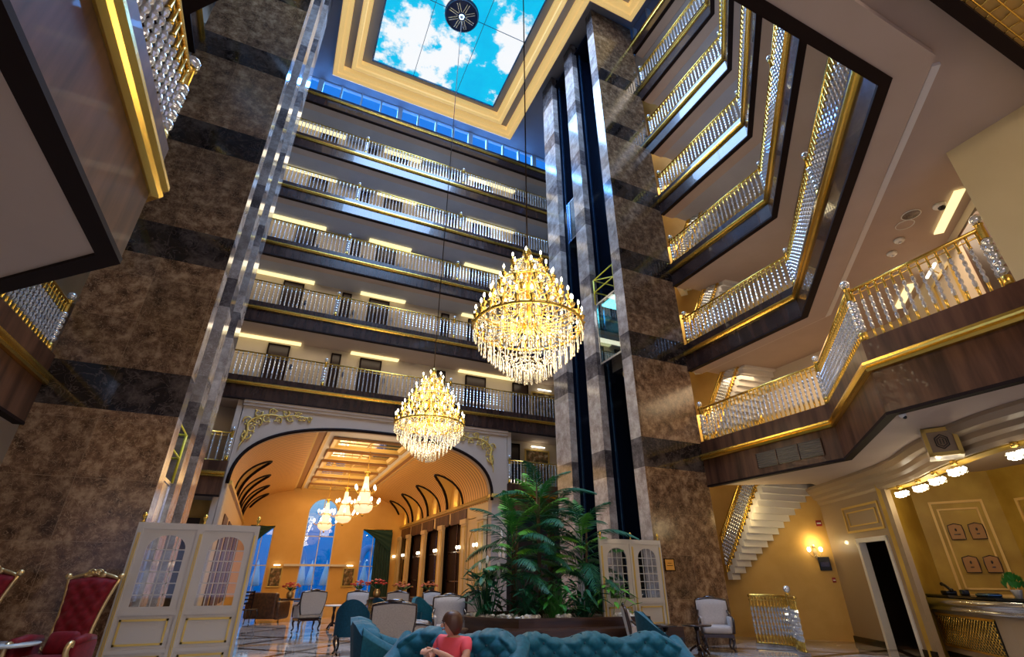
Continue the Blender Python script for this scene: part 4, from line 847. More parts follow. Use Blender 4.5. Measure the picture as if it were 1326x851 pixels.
def wing_chair():
    t = thing('wing_armchair', 'x', 'armchair'); w = 0.33
    b = MB(); b.rbox(-0.30, -0.30, 0.34, 0.30, 0.26, 0.50, 'cream_fabric', 0.05); b.build('seat', t)
    b = MB(); b.box(-0.32, -0.32, 0.28, 0.32, 0.28, 0.345, 'mahogany'); b.build('seat_frame', t)
    fx = lambda u, v: (u-0.5)*2*(0.27+0.07*v+0.03*sin(pi*v)); fz = lambda u, v: 0.45+v*(0.53+0.035*cos((u-0.5)*pi)*v); fy = lambda u, v: -(0.22+0.12*v)+0.05*edge(u, v)
    b = MB(); padgrid(b, 10, 10, fx, fz, fy, 0.0, 'cream_fabric', M=Matrix.Shear('XZ', 4, (0, 0)) if False else None)
    b = MB(); b.grid(10, 10, lambda u, v: (fx(u, v), 0.22+0.10*v-0.05*edge(u, v), fz(u, v)), 'cream_fabric'); b.grid(10, 10, lambda u, v: (fx(u, v), 0.29+0.10*v, fz(u, v)), 'cream_fabric', flip=True)
    b.build('backrest', t)
    b = MB(); out = [(fx(0, v/8), 0.255+0.10*v/8, fz(0, v/8)) for v in range(9)]+[(fx(u/8, 1), 0.355, fz(u/8, 1)+0.01) for u in range(1, 9)]+[(fx(1, 1-v/8), 0.255+0.10*(1-v/8), fz(1, 1-v/8)) for v in range(1, 9)]
    b.tube(out, 0.034, 'mahogany', 7); b.ball((0, 0.36, 1.045), (0.16, 0.035, 0.045), 'mahogany', 8, 5); b.build('back_frame', t)
    for s in (-1, 1):
        b = MB(); b.tube(spline([(s*0.33, 0.26, 0.78), (s*0.36, 0.12, 0.68), (s*0.36, -0.12, 0.66), (s*0.36, -0.26, 0.62), (s*0.35, -0.27, 0.50), (s*0.34, -0.24, 0.36)], 4), 0.026, 'mahogany', 7)
        o = b.build('arm', t); b = MB(); b.rbox(s*0.32-0.035, -0.22, 0.36, s*0.32+0.035, 0.26, 0.67, 'cream_fabric', 0.03); b.build('arm_pad', o)
        for y in (-1, 1): b = MB(); cab_leg(b, s*0.27, y*0.25, 0.30, s, y); b.build('leg', t)
    return t
WC = wing_chair(); WCu = [False]
def wing(x, y, rz, lb, sc=1.0): place(WC, WCu[0], (x, y, 0), radians(rz), lb, 'cream wing armchairs', sc); WCu[0] = True
wing(1.52, 18.2, 180+12, 'cream wing armchair seen from behind, standing alone left of the blue chairs', 1.05)
wing(2.95, 18.6, -20, 'cream wing armchair facing out beside the small white table', 1.0)
wing(4.3, 18.3, 160, 'cream armchair right of the tall blue chair, beside the flowers')
wing(5.4, 17.6, 20, 'cream armchair with white back under the middle hall lamps')
wing(2.30, 10.1, 168, 'cream armchair with wide back turned to us behind the blue sofa arm', 1.05)
wing(3.05, 11.2, 75, 'cream armchair in side view, left of the wide grey back')
wing(4.05, 12.2, -15, 'cream armchair with curved dark top, just behind the woman', 1.05)
wing(6.0, 16.3, 200, 'cream armchair seen from behind left of the planter')
wing(6.6, 17.4, -30, 'cream armchair farther back beside the hall pillar')
wing(7.05, 9.2, 60, 'armchair half hidden behind the right end of the planter', 0.95)
wing(9.75, 10.0, -38, 'pale grey wing armchair standing against the right marble tower', 1.0)
def side_table(name, lb, loc, r, h, top, leg, cat='table', group=None, rect=None):
    t = thing(name, lb, cat, loc, 0, group); b = MB()
    if rect: b.rbox(-rect[0], -rect[1], h-0.035, rect[0], rect[1], h, top, 0.015)
    else: b.lathe([(0.0, h-0.035), (r*0.96, h-0.035), (r, h-0.02), (r, h-0.005), (r*0.97, h), (0, h)], top, 24)
    b.build('table_top', t); b = MB(); b.lathe([(0.05, 0.10), (0.03, 0.2), (0.05, h*0.5), (0.03, h*0.7), (0.06, h-0.04)], leg, 10); b.build('pedestal', t)
    for i in range(3):
        a = 2*pi*i/3; b = MB(); b.tube(spline([(0.03*cos(a), 0.03*sin(a), 0.2), (r*0.5*cos(a), r*0.5*sin(a), 0.12), (r*0.8*cos(a), r*0.8*sin(a), 0.02)], 4), 0.025, leg, 6); b.build('leg', t)
    return t
side_table('side_table', 'small white-topped table between two cream armchairs in the hall', (2.3, 18.4, 0), 0.3, 0.68, 'white', 'mahogany')
side_table('side_table', 'dark wooden side table beside the pale armchair at the marble tower', (8.75, 9.55, 0), 0.32, 0.58, 'mahogany', 'mahogany')
side_table('side_table', 'small brown table behind the woman on the blue sofa', (3.45, 10.2, 0), 0.3, 0.62, 'dark_walnut', 'mahogany')
side_table('side_table', 'dark side table between the partition and the planter', (7.75, 9.35, 0), 0.24, 0.62, 'mahogany', 'mahogany')
def tufty(x, z, p=0.12, q=0.09, A=0.058):
    s = x/p+z/q; t = x/p-z/q; return A*(abs(sin(pi*s/2)*sin(pi*t/2)))**0.5
def sofa(w, humps, mt='teal_velvet', arms=True, depth=0.78, crest=0.036, base_h=0.90):
    t = thing('tufted_sofa', 'x', 'sofa'); hw = w/2
    zt = lambda x: base_h+crest*cos(2*pi*humps*x/w)*(1 if humps % 2 else -1)-0.10*max(0, abs(x)/hw-0.72)**1.5*6
    yb = 0.36; b = MB()
    fx = lambda u, v: (u-0.5)*(w-0.06)
    def fr(u, v):
        x = fx(u, v); z = 0.42+(zt(x)-0.42)*v; e = edge(u, v, 10)
        curl = 0.28*max(0, abs(2*u-1)-0.62)**1.3*1.6
        top = max(0, (v-0.86)/0.14); ch = (abs(sin(pi*x/0.12))**0.5*0.028-0.012)*top
        return (x, yb-0.14-0.05*e*(1-top)-tufty(x, z)*(1-top)*e+0.12*(v-0.4)+0.10*top**2-curl-0.02*top*abs(sin(pi*x/0.12))**0.5, z+ch-0.03*top**3)
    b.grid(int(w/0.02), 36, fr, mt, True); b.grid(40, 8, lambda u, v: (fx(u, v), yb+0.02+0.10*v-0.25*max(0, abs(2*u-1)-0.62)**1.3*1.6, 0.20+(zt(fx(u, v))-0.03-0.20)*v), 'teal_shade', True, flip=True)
    vs = []
    for i in range(41):
        u = i/40; p = fr(u, 1); vs += [p, (fx(u, 1), yb+0.12-0.25*max(0, abs(2*u-1)-0.62)**1.3*1.6, zt(fx(u, 1))-0.03)]
    b.add(vs, [(2*i, 2*i+1, 2*i+3, 2*i+2) for i in range(40)], mt, True); b.build('backrest', t)
    bb = MB(); k = 0
    for i in range(-40, 41):
        for j in range(0, 20):
            x = i*0.12; z = j*0.09
            if (i+j) % 2: continue
            if abs(x) > hw-0.2 or z < 0.5 or z > zt(x)-0.09: continue
            u = x/(w-0.06)+0.5; v = (z-0.42)/(zt(x)-0.42); p = fr(u, v); bb.ball((p[0], p[1]-0.004, p[2]), 0.017, 'button', 6, 4)
    bb.build('buttons', t, kind='stuff')
    b = MB(); b.rbox(-hw+0.12, -depth/2, 0.28, hw-0.12, 0.25, 0.47, mt, 0.06); b.build('seat_cushion', t)
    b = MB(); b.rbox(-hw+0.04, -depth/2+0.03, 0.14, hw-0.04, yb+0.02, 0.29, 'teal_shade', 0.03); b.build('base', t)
    for s in (-1, 1):
        b = MB()
        def ar(u, v, s=s):      # u along depth front->back, v around section
            y = -depth/2-0.02+u*(yb+depth/2+0.02); zz = 0.58+(zt(hw*0.93)-0.58)*max(0, (u-0.1)/0.9)**1.6; ww = 0.075+0.012*u
            a = -0.35*pi+v*1.7*pi; x = s*(hw-0.02+0.03*(1-u))
            q = min(1, u/0.06); 
            if v < 0.12: return (x+s*0.05, y, 0.15+(zz-0.12)*(v/0.12)*0.9)
            if v > 0.88: return (x-s*0.09, y, 0.15+(zz-0.12)*((1-v)/0.12)*0.9)
            th = pi*(v-0.12)/0.76; return (x+s*(0.05-0.14*(th/pi))+s*ww*0.5*cos(th)*q*0.9, y, zz-0.03+0.085*sin(th)*(0.5+0.5*q))
        b.grid(18, 24, ar, mt, True, flip=(s < 0)); f = [ar(0, i/24) for i in range(25)]; b.add(f, [tuple(range(25)) if s > 0 else tuple(reversed(range(25)))], mt, True); b.build('arm', t)
        for y in (-depth/2+0.08, yb-0.08): b = MB(); b.lathe([(0.02, 0), (0.03, 0.05), (0.035, 0.15)], 'mahogany', 8, c=(s*(hw-0.1), y, 0)); b.build('leg', t)
    return t
s1 = sofa(2.12, 3); s1.location = (3.60, 5.5, 0); s1.rotation_euler.z = radians(-19); s1['label'] = 'long teal button-tufted sofa with wavy back, nearest in front of the planter'; s1['group'] = 'teal tufted sofas'
s2 = sofa(1.5, 2, base_h=0.95); s2.location = (2.02, 6.05, 0); s2.rotation_euler.z = radians(-42); s2['label'] = 'teal tufted sofa the woman in pink is sitting on'; s2['group'] = 'teal tufted sofas'
s3 = copy_tree(s2); s3.location = (1.75, 8.1, 0); s3.rotation_euler.z = radians(84); s3['label'] = 'teal sofa seen from its end, left of the woman, back turned to the window side'
def club():
    t = thing('club_armchair', 'x', 'armchair'); b = MB()
    def sh(u, v, off=0.0):
        a = pi*(u*1.24-0.12); r = 0.36-off; z0 = 0.32; zt = 0.72+0.30*max(0, sin(a))**1.5; return (r*cos(a)*1.0, r*sin(a)*0.95-0.0+0.05*v*sin(a), z0+(zt-z0)*v-(0.01 if off else 0))
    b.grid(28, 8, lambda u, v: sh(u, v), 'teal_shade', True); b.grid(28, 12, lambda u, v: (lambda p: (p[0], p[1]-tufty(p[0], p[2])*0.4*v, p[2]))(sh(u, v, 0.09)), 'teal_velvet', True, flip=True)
    vs = []
    for i in range(29): vs += [sh(i/28, 1), sh(i/28, 1, 0.09)]
    b.add(vs, [(2*i, 2*i+1, 2*i+3, 2*i+2) for i in range(28)], 'teal_velvet', True)
    for u in (0, 1): b.add([sh(u, 0), sh(u, 1), sh(u, 1, .09), sh(u, 0, .09)], [(0, 1, 2, 3)], 'teal_velvet')
    b.build('backrest', t); b = MB(); b.rbox(-0.28, -0.34, 0.30, 0.28, 0.25, 0.48, 'teal_velvet', 0.06); b.build('seat', t)
    for sx in (-1, 1):
        for sy in (-1, 1): b = MB(); cab_leg(b, sx*0.26, sy*0.24, 0.34, sx, sy); b.build('leg', t)
    return t
CC = club()
for i, (x, y, rz, lb) in enumerate([(2.05, 13.0, 165, 'tall-backed teal armchair seen from behind, left group, dark legs showing'), (2.95, 13.6, 120, 'teal armchair just behind the tall-backed teal armchair'), (3.85, 13.4, 30, 'teal tufted armchair facing us between the cream chairs'), (5.55, 6.75, 70, 'teal armchair just past the right end of the long teal sofa')]):
    place(CC, i > 0, (x, y, 0), radians(rz), lb, 'teal club armchairs', 1.02)
# brown leather armchair with cushions
t = thing('leather_armchair', 'dark brown leather armchair with cushions near the left hall window', 'armchair', (0.45, 22.4, 0), radians(150)); b = MB(); b.rbox(-0.45, -0.4, 0.12, 0.45, 0.4, 0.42, 'brown_leather', 0.08); b.build('seat', t)
b = MB(); b.rbox(-0.55, 0.25, 0.12, 0.55, 0.5, 0.95, 'brown_leather', 0.1); b.build('backrest', t)
for s in (-1, 1): b = MB(); b.rbox(s*0.55-0.12, -0.42, 0.1, s*0.55+0.12, 0.42, 0.68, 'brown_leather', 0.1); b.build('arm', t)
for s in (-1, 1):
    b = MB(); b.rbox(-0.17, -0.07, -0.17, 0.17, 0.07, 0.17, 'plaque_wood' if s < 0 else 'curtain_green', 0.07, Matrix.Rotation(0.4*s, 4, 'Y')); o = b.build('cushion'); o.location = (0.45+s*0.2, 22.25, 0.66); o.rotation_euler.z = 0.3*s; tag(o, 'square cushion on the brown leather armchair, %s one' % ('orange brown' if s < 0 else 'dark green'), 'cushion')
# dark dining chair by the left window
t = thing('dining_chair', 'dark slatted chair just right of the white panelled screen', 'chair', (-0.15, 21.6, 0), radians(30)); b = MB(); b.rbox(-0.22, -0.22, 0.42, 0.22, 0.22, 0.47, 'mahogany', 0.02); b.build('seat', t)
b = MB()
for z in (0.6, 0.72, 0.84, 0.95): b.box(-0.2, 0.2, z, 0.2, 0.23, z+0.05, 'mahogany')
for s in (-1, 1): b.box(s*0.2-0.02, 0.19, 0.45, s*0.2+0.02, 0.24, 1.02, 'mahogany')
b.build('backrest', t)
for sx in (-1, 1):
    for sy in (-1, 1): b = MB(); cab_leg(b, sx*0.19, sy*0.19, 0.43, sx, sy, r=0.022); b.build('leg', t)
# long flower table and bouquets
def bouquet(seed, mats, n_=26, r=0.28):
    R_ = random.Random(seed); t = thing('flower_arrangement', 'x', 'flowers'); b = MB(); b.lathe([(0.06, 0), (0.10, 0.05), (0.11, 0.14), (0.07, 0.2), (0.08, 0.22)], 'antique_gold', 10); b.build('vase', t)
    b = MB()
    for i in range(n_):
        a = R_.random()*2*pi; q = r*sqrt(R_.random()); z = 0.32+0.16*(1-q/r)+R_.random()*0.06; m_ = R_.choice(mats)
        for k in range(5): an = 2*pi*k/5; b.ball((q*cos(a)+0.022*cos(an), q*sin(a)+0.022*sin(an), z), (0.028, 0.028, 0.018), m_, 6, 4)
        b.ball((q*cos(a), q*sin(a), z+0.015), 0.016, m_, 6, 4)
    b.build('blossoms', t, kind='stuff'); b = MB()
    for i in range(20):
        a = R_.random()*2*pi; q = r*(0.4+0.7*R_.random()); b.add([(0, 0, 0.2), (q*0.6*cos(a-.2), q*0.6*sin(a-.2), 0.3), (q*cos(a), q*sin(a), 0.3+0.1*R_.random()), (q*0.6*cos(a+.2), q*0.6*sin(a+.2), 0.3)], [(0, 1, 2, 3)], 'leaf_dark')
    b.build('foliage', t); return t
def long_table(lb, loc, hx, hy, h, rz=0):
    t = thing('console_table', lb, 'table', loc, rz); b = MB(); b.rbox(-hx, -hy, h-0.06, hx, hy, h, 'walnut', 0.02); b.build('table_top', t)
    for sx in (-1, 1):
        for sy in (-1, 1): b = MB(); cab_leg(b, sx*(hx-0.08), sy*(hy-0.08), h-0.05, sx, sy, 'antique_gold'); b.build('leg', t)
long_table('gold-legged table with red flowers beside the brown leather armchair', (1.35, 22.9, 0), 0.5, 0.3, 0.72); long_table('long dark table under the red and rust flowers in the hall', (5.2, 22.2, 0), 1.9, 0.4, 0.74)
B1 = bouquet(1, ['petal_red', 'petal_red', 'petal_pink'])
for i, (x, y, z, lb, ms) in enumerate([(1.15, 22.9, 0.72, 'dark red flowers on the gold-legged table', 0), (3.6, 22.2, 0.74, 'red flowers at left end of the long hall table', 0), (4.3, 22.2, 0.74, 'pale pink and red flowers, second along the long hall table', 1)]):
    place(B1, i > 0, (x, y, z), i*1.3, lb, 'flower arrangements in the hall', 1.15+0.1*i)
B2 = bouquet(2, ['petal_rust', 'petal_rust', 'petal_pink'], 30, 0.36); 
for i, (x, lb) in enumerate([(5.3, 'rust-coloured flowers, third along the long hall table'), (6.4, 'wide rust-brown flowers at right end of the long hall table')]): place(B2, i > 0, (x, 22.2, 0.74), i*1.9, lb, 'flower arrangements in the hall', 1.1)
# ---- throne chairs
def throne():
    t = thing('throne_chair', 'x', 'armchair')
    def wid(v): return 0.20+0.03*(1-v)+0.13*v**2.2
    fx = lambda u, v: (u-0.5)*2*wid(v); fz = lambda u, v: 0.55+v*0.93+0.04*v*cos((u-0.5)*2*pi)*0.5
    b = MB(); b.grid(22, 34, lambda u, v: (fx(u, v), 0.26+0.16*v-(0.07*edge(u, v, 8)+tufty(fx(u, v), fz(u, v), 0.10, 0.10, 0.035)*edge(u, v, 8)*min(1, max(0, (v-0.12)*5))), fz(u, v)), 'red_velvet'); b.grid(6, 6, lambda u, v: (fx(u, v), 0.33+0.16*v, fz(u, v)), 'red_velvet', flip=True); b.build('backrest', t)
    out = [(fx(0, v/10)-0.015, 0.27+0.16*v/10, fz(0, v/10)) for v in range(11)]+[(fx(u/10, 1), 0.43, fz(u/10, 1)+0.02+0.03*sin(pi*u/10)) for u in range(1, 10)]+[(fx(1, 1-v/10)+0.015, 0.27+0.16*(1-v/10), fz(1, 1-v/10)) for v in range(11)]
    b = MB(); b.tube(out, 0.026, 'antique_gold', 8)
    for s in (-1, 1): b.ball((s*0.36, 0.43, 1.50), 0.045, 'antique_gold', 8, 6); b.tube(spline([(s*0.22, 0.28, 0.60), (s*0.27, 0.27, 0.56), (s*0.31, 0.26, 0.60)], 4), 0.025, 'antique_gold', 6)
    b.build('back_frame', t); b = MB()
    for s in (-1, 0, 1): b.ball((s*0.09, 0.42, 1.55-0.03*abs(s)), (0.075, 0.025, 0.05), 'antique_gold', 8, 6)
    for s in (-1, 1): scr = [(s*(0.05+0.05*cos(a*0.5)), 0.40, 1.56+0.035*sin(a*0.5)) for a in range(11)]; b.tube(scr, 0.012, 'antique_gold', 5)
    b.build('carved_crest', t)
    b = MB(); b.rbox(-0.34, -0.36, 0.38, 0.34, 0.30, 0.54, 'red_velvet', 0.06); b.build('seat', t)
    b = MB(); b.rbox(-0.36, -0.37, 0.28, 0.36, 0.32, 0.39, 'antique_gold', 0.03); b.build('seat_rail', t)
    b = MB(); b.rbox(-0.19, -0.07, -0.15, 0.19, 0.07, 0.15, 'red_velvet', 0.07, TR(0.02, 0.12, 0.66, 0, -0.25)); b.build('bolster', t)
    for s in (-1, 1):
        b = MB(); b.rbox(s*0.35-0.06, -0.30, 0.40, s*0.35+0.06, 0.26, 0.72, 'red_velvet', 0.055); b.tube([(s*0.36, -0.28, 0.70), (s*0.36, 0.0, 0.73), (s*0.33, 0.24, 0.70)], 0.06, 'red_velvet', 10); o = b.build('arm', t)
        b = MB(); c = [(s*0.39+0.0, -0.33-0.05*cos(a*0.6)*(1-a/14), 0.67+0.055*sin(a*0.6)*(1-a/14)) for a in range(12)]; b.tube(spline([(s*0.35, -0.36, 0.36), (s*0.37, -0.33, 0.48), (s*0.36, -0.38, 0.60), (s*0.36, -0.36, 0.69), (s*0.36, -0.30, 0.70), (s*0.36, -0.31, 0.65)], 5), 0.034, 'antique_gold', 8); b.build('arm_scroll', o)
        for y in (-1, 1): b = MB(); cab_leg(b, s*0.31, y*0.28, 0.30, s, y, 'antique_gold', 0.035); b.build('leg', t)
    return t
TH = throne(); place(TH, False, (-2.38, 9.8, 0), radians(-14), 'tall red velvet throne chair with gold frame, left of the white screen', 'red velvet throne chairs', 0.99)
place(TH, True, (-3.62, 9.8, 0), radians(-14), 'red velvet throne chair cut off by the left picture edge', 'red velvet throne chairs', 1.02)
side_table('glass_side_table', 'low table with glass top and carved gold leg between two throne chairs', (-2.85, 9.7, 0), 0.34, 0.70, 'glass_top', 'antique_gold')
# ---- folding screens
def screen(name, lb, x0, npan, pw=0.92, h=2.30, y=10.62):
    t = thing(name, lb, 'room divider', (x0, y, 0)); 
    for i in range(npan):
        a = i*pw; b = MB(); st = 0.09
        b.box(a, -0.03, 0, a+st, 0.03, h, 'ivory_lacquer'); b.box(a+pw-0.02, -0.03, 0, a+pw, 0.03, h, 'ivory_lacquer')
        for z0, z1 in ((0.0, 0.12), (0.42, 0.47), (0.93, 1.0), (h-0.10, h)): b.box(a+st, -0.025, z0, a+pw-0.02, 0.025, z1, 'ivory_lacquer')
        b.box(a+st, -0.008, 0.12, a+pw-0.02, 0.008, 0.93, 'ivory_lacquer')
        # upper field with an arched glazed opening
        ix0, ix1, iz0, iz1 = a+st+0.12, a+pw-0.13, 1.05, h-0.19; cxm, rr_ = (ix0+ix1)/2, (ix1-ix0)/2; zc = iz1-rr_*0.8; q = []
        for k in range(13): an = pi*k/12; q.append((cxm-rr_*cos(an), zc+rr_*0.8*sin(an)))
        o_ = []; X0, X1 = a+st, a+pw-0.02
        for k in range(13): o_.append((X0+(X1-X0)*k/12, h-0.10))
        vs = [(x, -0.012, z) for x, z in q]+[(x, -0.012, z) for x, z in o_]; vs += [(x, 0.012, z) for x, _, z in vs]
        fs = []
        for k in range(12): fs += [(k, k+1, 13+k+1, 13+k), (26+k, 39+k, 39+k+1, 26+k+1), (k, 26+k, 27+k, k+1)]
        b.add(vs, fs, 'ivory_lacquer'); b.box(X0, -0.012, 1.0, ix0, 0.012, zc, 'ivory_lacquer'); b.box(ix1, -0.012, 1.0, X1, 0.012, zc, 'ivory_lacquer'); b.box(ix0, -0.012, 1.0, ix1, 0.012, iz0, 'ivory_lacquer')
        b.add([(X0, -0.012, zc), (ix0, -0.012, zc), (X0, -0.012, h-0.1)], [(0, 1, 2)], 'ivory_lacquer'); b.add([(X1, -0.012, zc), (ix1, -0.012, zc), (X1, -0.012, h-0.1)], [(0, 2, 1)], 'ivory_lacquer')
        p = b.build('panel', t)
        b = MB()
        for k in range(1, 4): x = ix0+(ix1-ix0)*k/4; b.box(x-0.008, -0.01, iz0, x+0.008, 0.01, zc+rr_*0.8*sqrt(max(0, 1-((x-cxm)/rr_)**2)), 'ivory_lacquer')
        for k in range(1, 6): z = iz0+(zc-iz0)*k/5; b.box(ix0, -0.01, z-0.008, ix1, 0.01, z+0.008, 'ivory_lacquer')
        b.build('muntin_grid', p); b = MB(); b.box(ix0, -0.002, iz0, ix1, 0.002, zc, 'glass'); b.add([(x, 0, z) for x, z in q], [tuple(range(13))], 'glass'); b.build('glass_pane', p)
        b = MB(); b.box(a+0.03, -0.042, 0.05, a+0.045, -0.028, h-0.16, 'gold_paint'); b.box(a+0.055, -0.042, 0.05, a+0.07, -0.028, h-0.16, 'gold_paint')
        for z0, z1 in ((0.16, 0.38), (0.52, 0.88)):
            b.sweep([(0, 0)]*0 or [(a+st+0.06, z0), (a+pw-0.09, z0), (a+pw-0.09, z1), (a+st+0.06, z1)], [(0, 0)], 'gold_paint') if False else None
            xa, xb = a+st+0.06, a+pw-0.09
            for (q0, q1, q2, q3) in ((xa, z0, xb, z0+0.03), (xa, z1-0.03, xb, z1), (xa, z0, xa+0.03, z1), (xb-0.03, z0, xb, z1)): b.box(q0, -0.02, q1, q2, -0.006, q3, 'gold_paint')
        b.build('gold_beading', p)
        b = MB(); b.lathe([(0.03, 0.0), (0.012, 0.03), (0.012, 0.05), (0.03, 0.08), (0.036, 0.11), (0.02, 0.15), (0.0, 0.165)], 'gold', 10, c=(a+0.05, 0, h)); b.build('finial', p)
    b = MB(); b.box(npan*pw, -0.03, 0, npan*pw+0.05, 0.03, h, 'ivory_lacquer'); b.box(npan*pw-0.02, -0.042, 0.05, npan*pw+0.01, -0.028, h-0.16, 'gold_paint'); b.build('end_post', t)
    b = MB(); b.lathe([(0.03, 0.0), (0.012, 0.03), (0.012, 0.05), (0.03, 0.08), (0.036, 0.11), (0.02, 0.15), (0.0, 0.165)], 'gold', 10, c=(npan*pw, 0, h)); b.build('finial', t); return t
screen('panelled_screen', 'white panelled screen with gold beading standing at the left tower', -2.02, 2, 0.90)
screen('panelled_screen', 'white panelled screen with arched panes at the right tower, behind the palm', 7.12, 2, 0.88)
# ================================================================= PLANTER AND PLANTS
PX = [(4.25, 12.9), (4.25, 11.5), (5.0, 10.55), (7.85, 10.15), (8.3, 11.2), (8.1, 12.9)]
PXr = PX[::-1]
t = thing('planter', 'dark wooden planter box holding the palms, behind the long teal sofa', 'planter', (0, 0, 0))
b = MB(); b.sweep(PXr, [(0, 0), (0, 0.70), (0.10, 0.70), (0.10, 0.0)], 'dark_walnut', closed=True); b.sweep(PXr, [(-0.03, 0.66), (-0.03, 0.72), (0.12, 0.72), (0.12, 0.66)], 'dark_walnut', closed=True)
b.build('box_wall', t); b = MB(); b.prism([(x, y) for x, y in PX][::-1], 0.50, 0.63, 'stem_brown'); b.build('soil', t)
b = MB(); b.prism([(4.3, 10.1), (8.35, 9.5), (8.5, 10.1), (4.4, 10.75)], 0.0, 0.55, 'dark_walnut'); b.build('bench_step', t)
R_ = random.Random(11); b = MB()
for i in range(330):
    e, f_ = R_.choice([(1, R_.random()), (0, 0.5+0.5*R_.random()), (2, 0.12*R_.random()), (2, 0.3+0.12*R_.random()), (3, R_.random()*0.5), (2, 0.93+0.07*R_.random())]); p = Vector(PX[e]).lerp(Vector(PX[(e+1) % len(PX)]), f_); c = Vector((6.3, 11.6)); p = p.lerp(c, 0.06+0.22*R_.random())
    s = 0.035+0.03*R_.random(); b.ball((p.x, p.y, 0.66+0.09*R_.random()), (s, s*0.8, s*0.65), 'stone_white', 6, 4)
tag(b.build('white_pebbles', kind='stuff'), 'white pebbles along the rim of the dark planter', 'pebbles')
def frond(seed, ln=1.3, leaf=0.34, mt='leaf_dark', droop=0.55, n_=26, wid=0.034):
    R2 = random.Random(seed); b = MB(); pts = []
    for i in range(13):
        s = i/12; pts.append(Vector((ln*s*(1-0.1*s), 0, ln*(0.55*s-droop*s*s))))
    b.tube(pts, [0.013*(1-0.8*i/12) for i in range(13)], mt, 5)
    for i in range(n_):
        s = 0.16+0.83*i/(n_-1); q = s*12; k = min(11, int(q)); p = pts[k].lerp(pts[k+1], q-k); d = (pts[k+1]-pts[k]).normalized(); L_ = leaf*(sin(pi*min(1, 0.25+0.72*s))**0.7)
        for sg in (-1, 1):
            dr = (d*0.62+Vector((0, sg*0.75, -0.10-0.25*R2.random()))).normalized(); up_ = Vector((0, 0, 1)); w = dr.cross(up_).normalized()*wid*0.5
            a1 = p+dr*L_*0.4; a2 = p+dr*L_+Vector((0, 0, -0.16*L_)); b.add([p-w*0.5, a1-w, a2, a1+w, p+w*0.5], [(0, 1, 2, 3, 4)], mt, False)
    return b.build('frond')
FR = [frond(1), frond(2, 1.1, 0.30, 'leaf_mid', 0.35), frond(3, 1.45, 0.36, 'leaf_dark', 0.75), frond(4, 1.0, 0.28, 'leaf_light', 0.45)]
FM = [o.data for o in FR]
for o in FR: bpy.data.objects.remove(o)
def palm(lb, x, y, h, nf, seed, sc=1.0, lean=0.0):
    R2 = random.Random(seed); t = thing('areca_palm', lb, 'palm', (x, y, 0.6), 0, 'palms in the planter'); 
    for k in range(3):
        a = R2.random()*6.28; b = MB(); ex, ey = 0.16*cos(a)+lean, 0.16*sin(a); b.tube([(0.05*cos(a), 0.05*sin(a), 0), (ex*0.6, ey*0.6, h*0.5), (ex, ey, h*(0.85+0.1*k))], [0.04, 0.032, 0.02], 'stem_brown', 7); b.build('trunk', t)
    for i in range(nf):
        o = bpy.data.objects.new('frond', FM[R2.choice([0, 0, 1, 2, 2, 3] if i % 4 else [1, 3])]); COL.objects.link(o); o.parent = t; z = h*(0.42+0.56*(i/nf)); a = i*2.4+R2.random()*0.5
        o.location = (lean*z/h, 0, z); o.rotation_euler = (0, -(-0.15+1.05*(i/nf)**1.6)+0.15*R2.random(), a); s = sc*(0.85+0.3*R2.random()); o.scale = (s, s, s)
palm('tallest palm in the middle of the planter', 6.15, 11.8, 2.85, 34, 21, 1.05)
palm('palm on the left side of the planter with low spreading fronds', 5.35, 11.7, 1.95, 26, 22, 1.0)
palm('palm on the right side of the planter, before the white screen', 7.05, 11.3, 1.95, 26, 23, 1.0)
palm('smaller palm at the back of the planter', 6.7, 12.3, 2.3, 24, 24, 0.95)
def leafy(lb, x, y, h, n_, seed, mt, L_=0.30, wd=0.10, cat='plant', flowers=0):
    R2 = random.Random(seed); t = thing('leafy_plant', lb, cat, (x, y, 0.6)); b = MB()
    for i in range(n_):
        a = R2.random()*6.28; r = 0.05+0.38*R2.random(); z = h*(0.25+0.75*R2.random())*(1-0.35*r); p = Vector((r*cos(a), r*sin(a), z)); el = 0.9-1.3*R2.random(); d = Vector((cos(a)*cos(el), sin(a)*cos(el), sin(el))); w = d.cross(Vector((0, 0, 1))).normalized(); q = L_*(0.7+0.5*R2.random()); dz = Vector((0, 0, -0.25*q))
        b.tube([(0.3*p.x, 0.3*p.y, 0), tuple(p)], 0.006, mt, 4, False)
        vs = [p, p+d*q*0.3+w*wd*0.5, p+d*q*0.65+w*wd*0.42+dz*0.4, p+d*q+dz, p+d*q*0.65-w*wd*0.42+dz*0.4, p+d*q*0.3-w*wd*0.5, p+d*q*0.35-Vector((0, 0, 0.02)), p+d*q*0.68+dz*0.4-Vector((0, 0, 0.02))]
        b.add(vs, [(0, 1, 6), (1, 2, 7, 6), (2, 3, 7), (3, 4, 7), (4, 5, 6, 7), (5, 0, 6)], mt, False)
    b.build('foliage', t)
    for i in range(flowers):
        a = R2.random()*6.28; b = MB(); z = h*(0.8+0.4*R2.random()); b.tube([(0.1*cos(a), 0.1*sin(a), 0), (0.25*cos(a), 0.25*sin(a), z)], 0.006, 'leaf_mid', 4); b.ball((0.25*cos(a), 0.25*sin(a), z+0.07), (0.045, 0.02, 0.09), 'white', 7, 5); b.build('white_bloom', t)
leafy('glossy broad-leaved plant at the left end of the planter', 4.75, 11.7, 1.05, 90, 31, 'leaf_dark', 0.36, 0.13, flowers=4)
leafy('broad-leaved plant between left end and middle of the planter', 5.4, 11.0, 0.95, 70, 32, 'leaf_dark', 0.34, 0.12)
leafy('bright green bushy plant at the front middle of the planter', 6.0, 10.8, 0.85, 80, 33, 'leaf_mid', 0.30, 0.10)
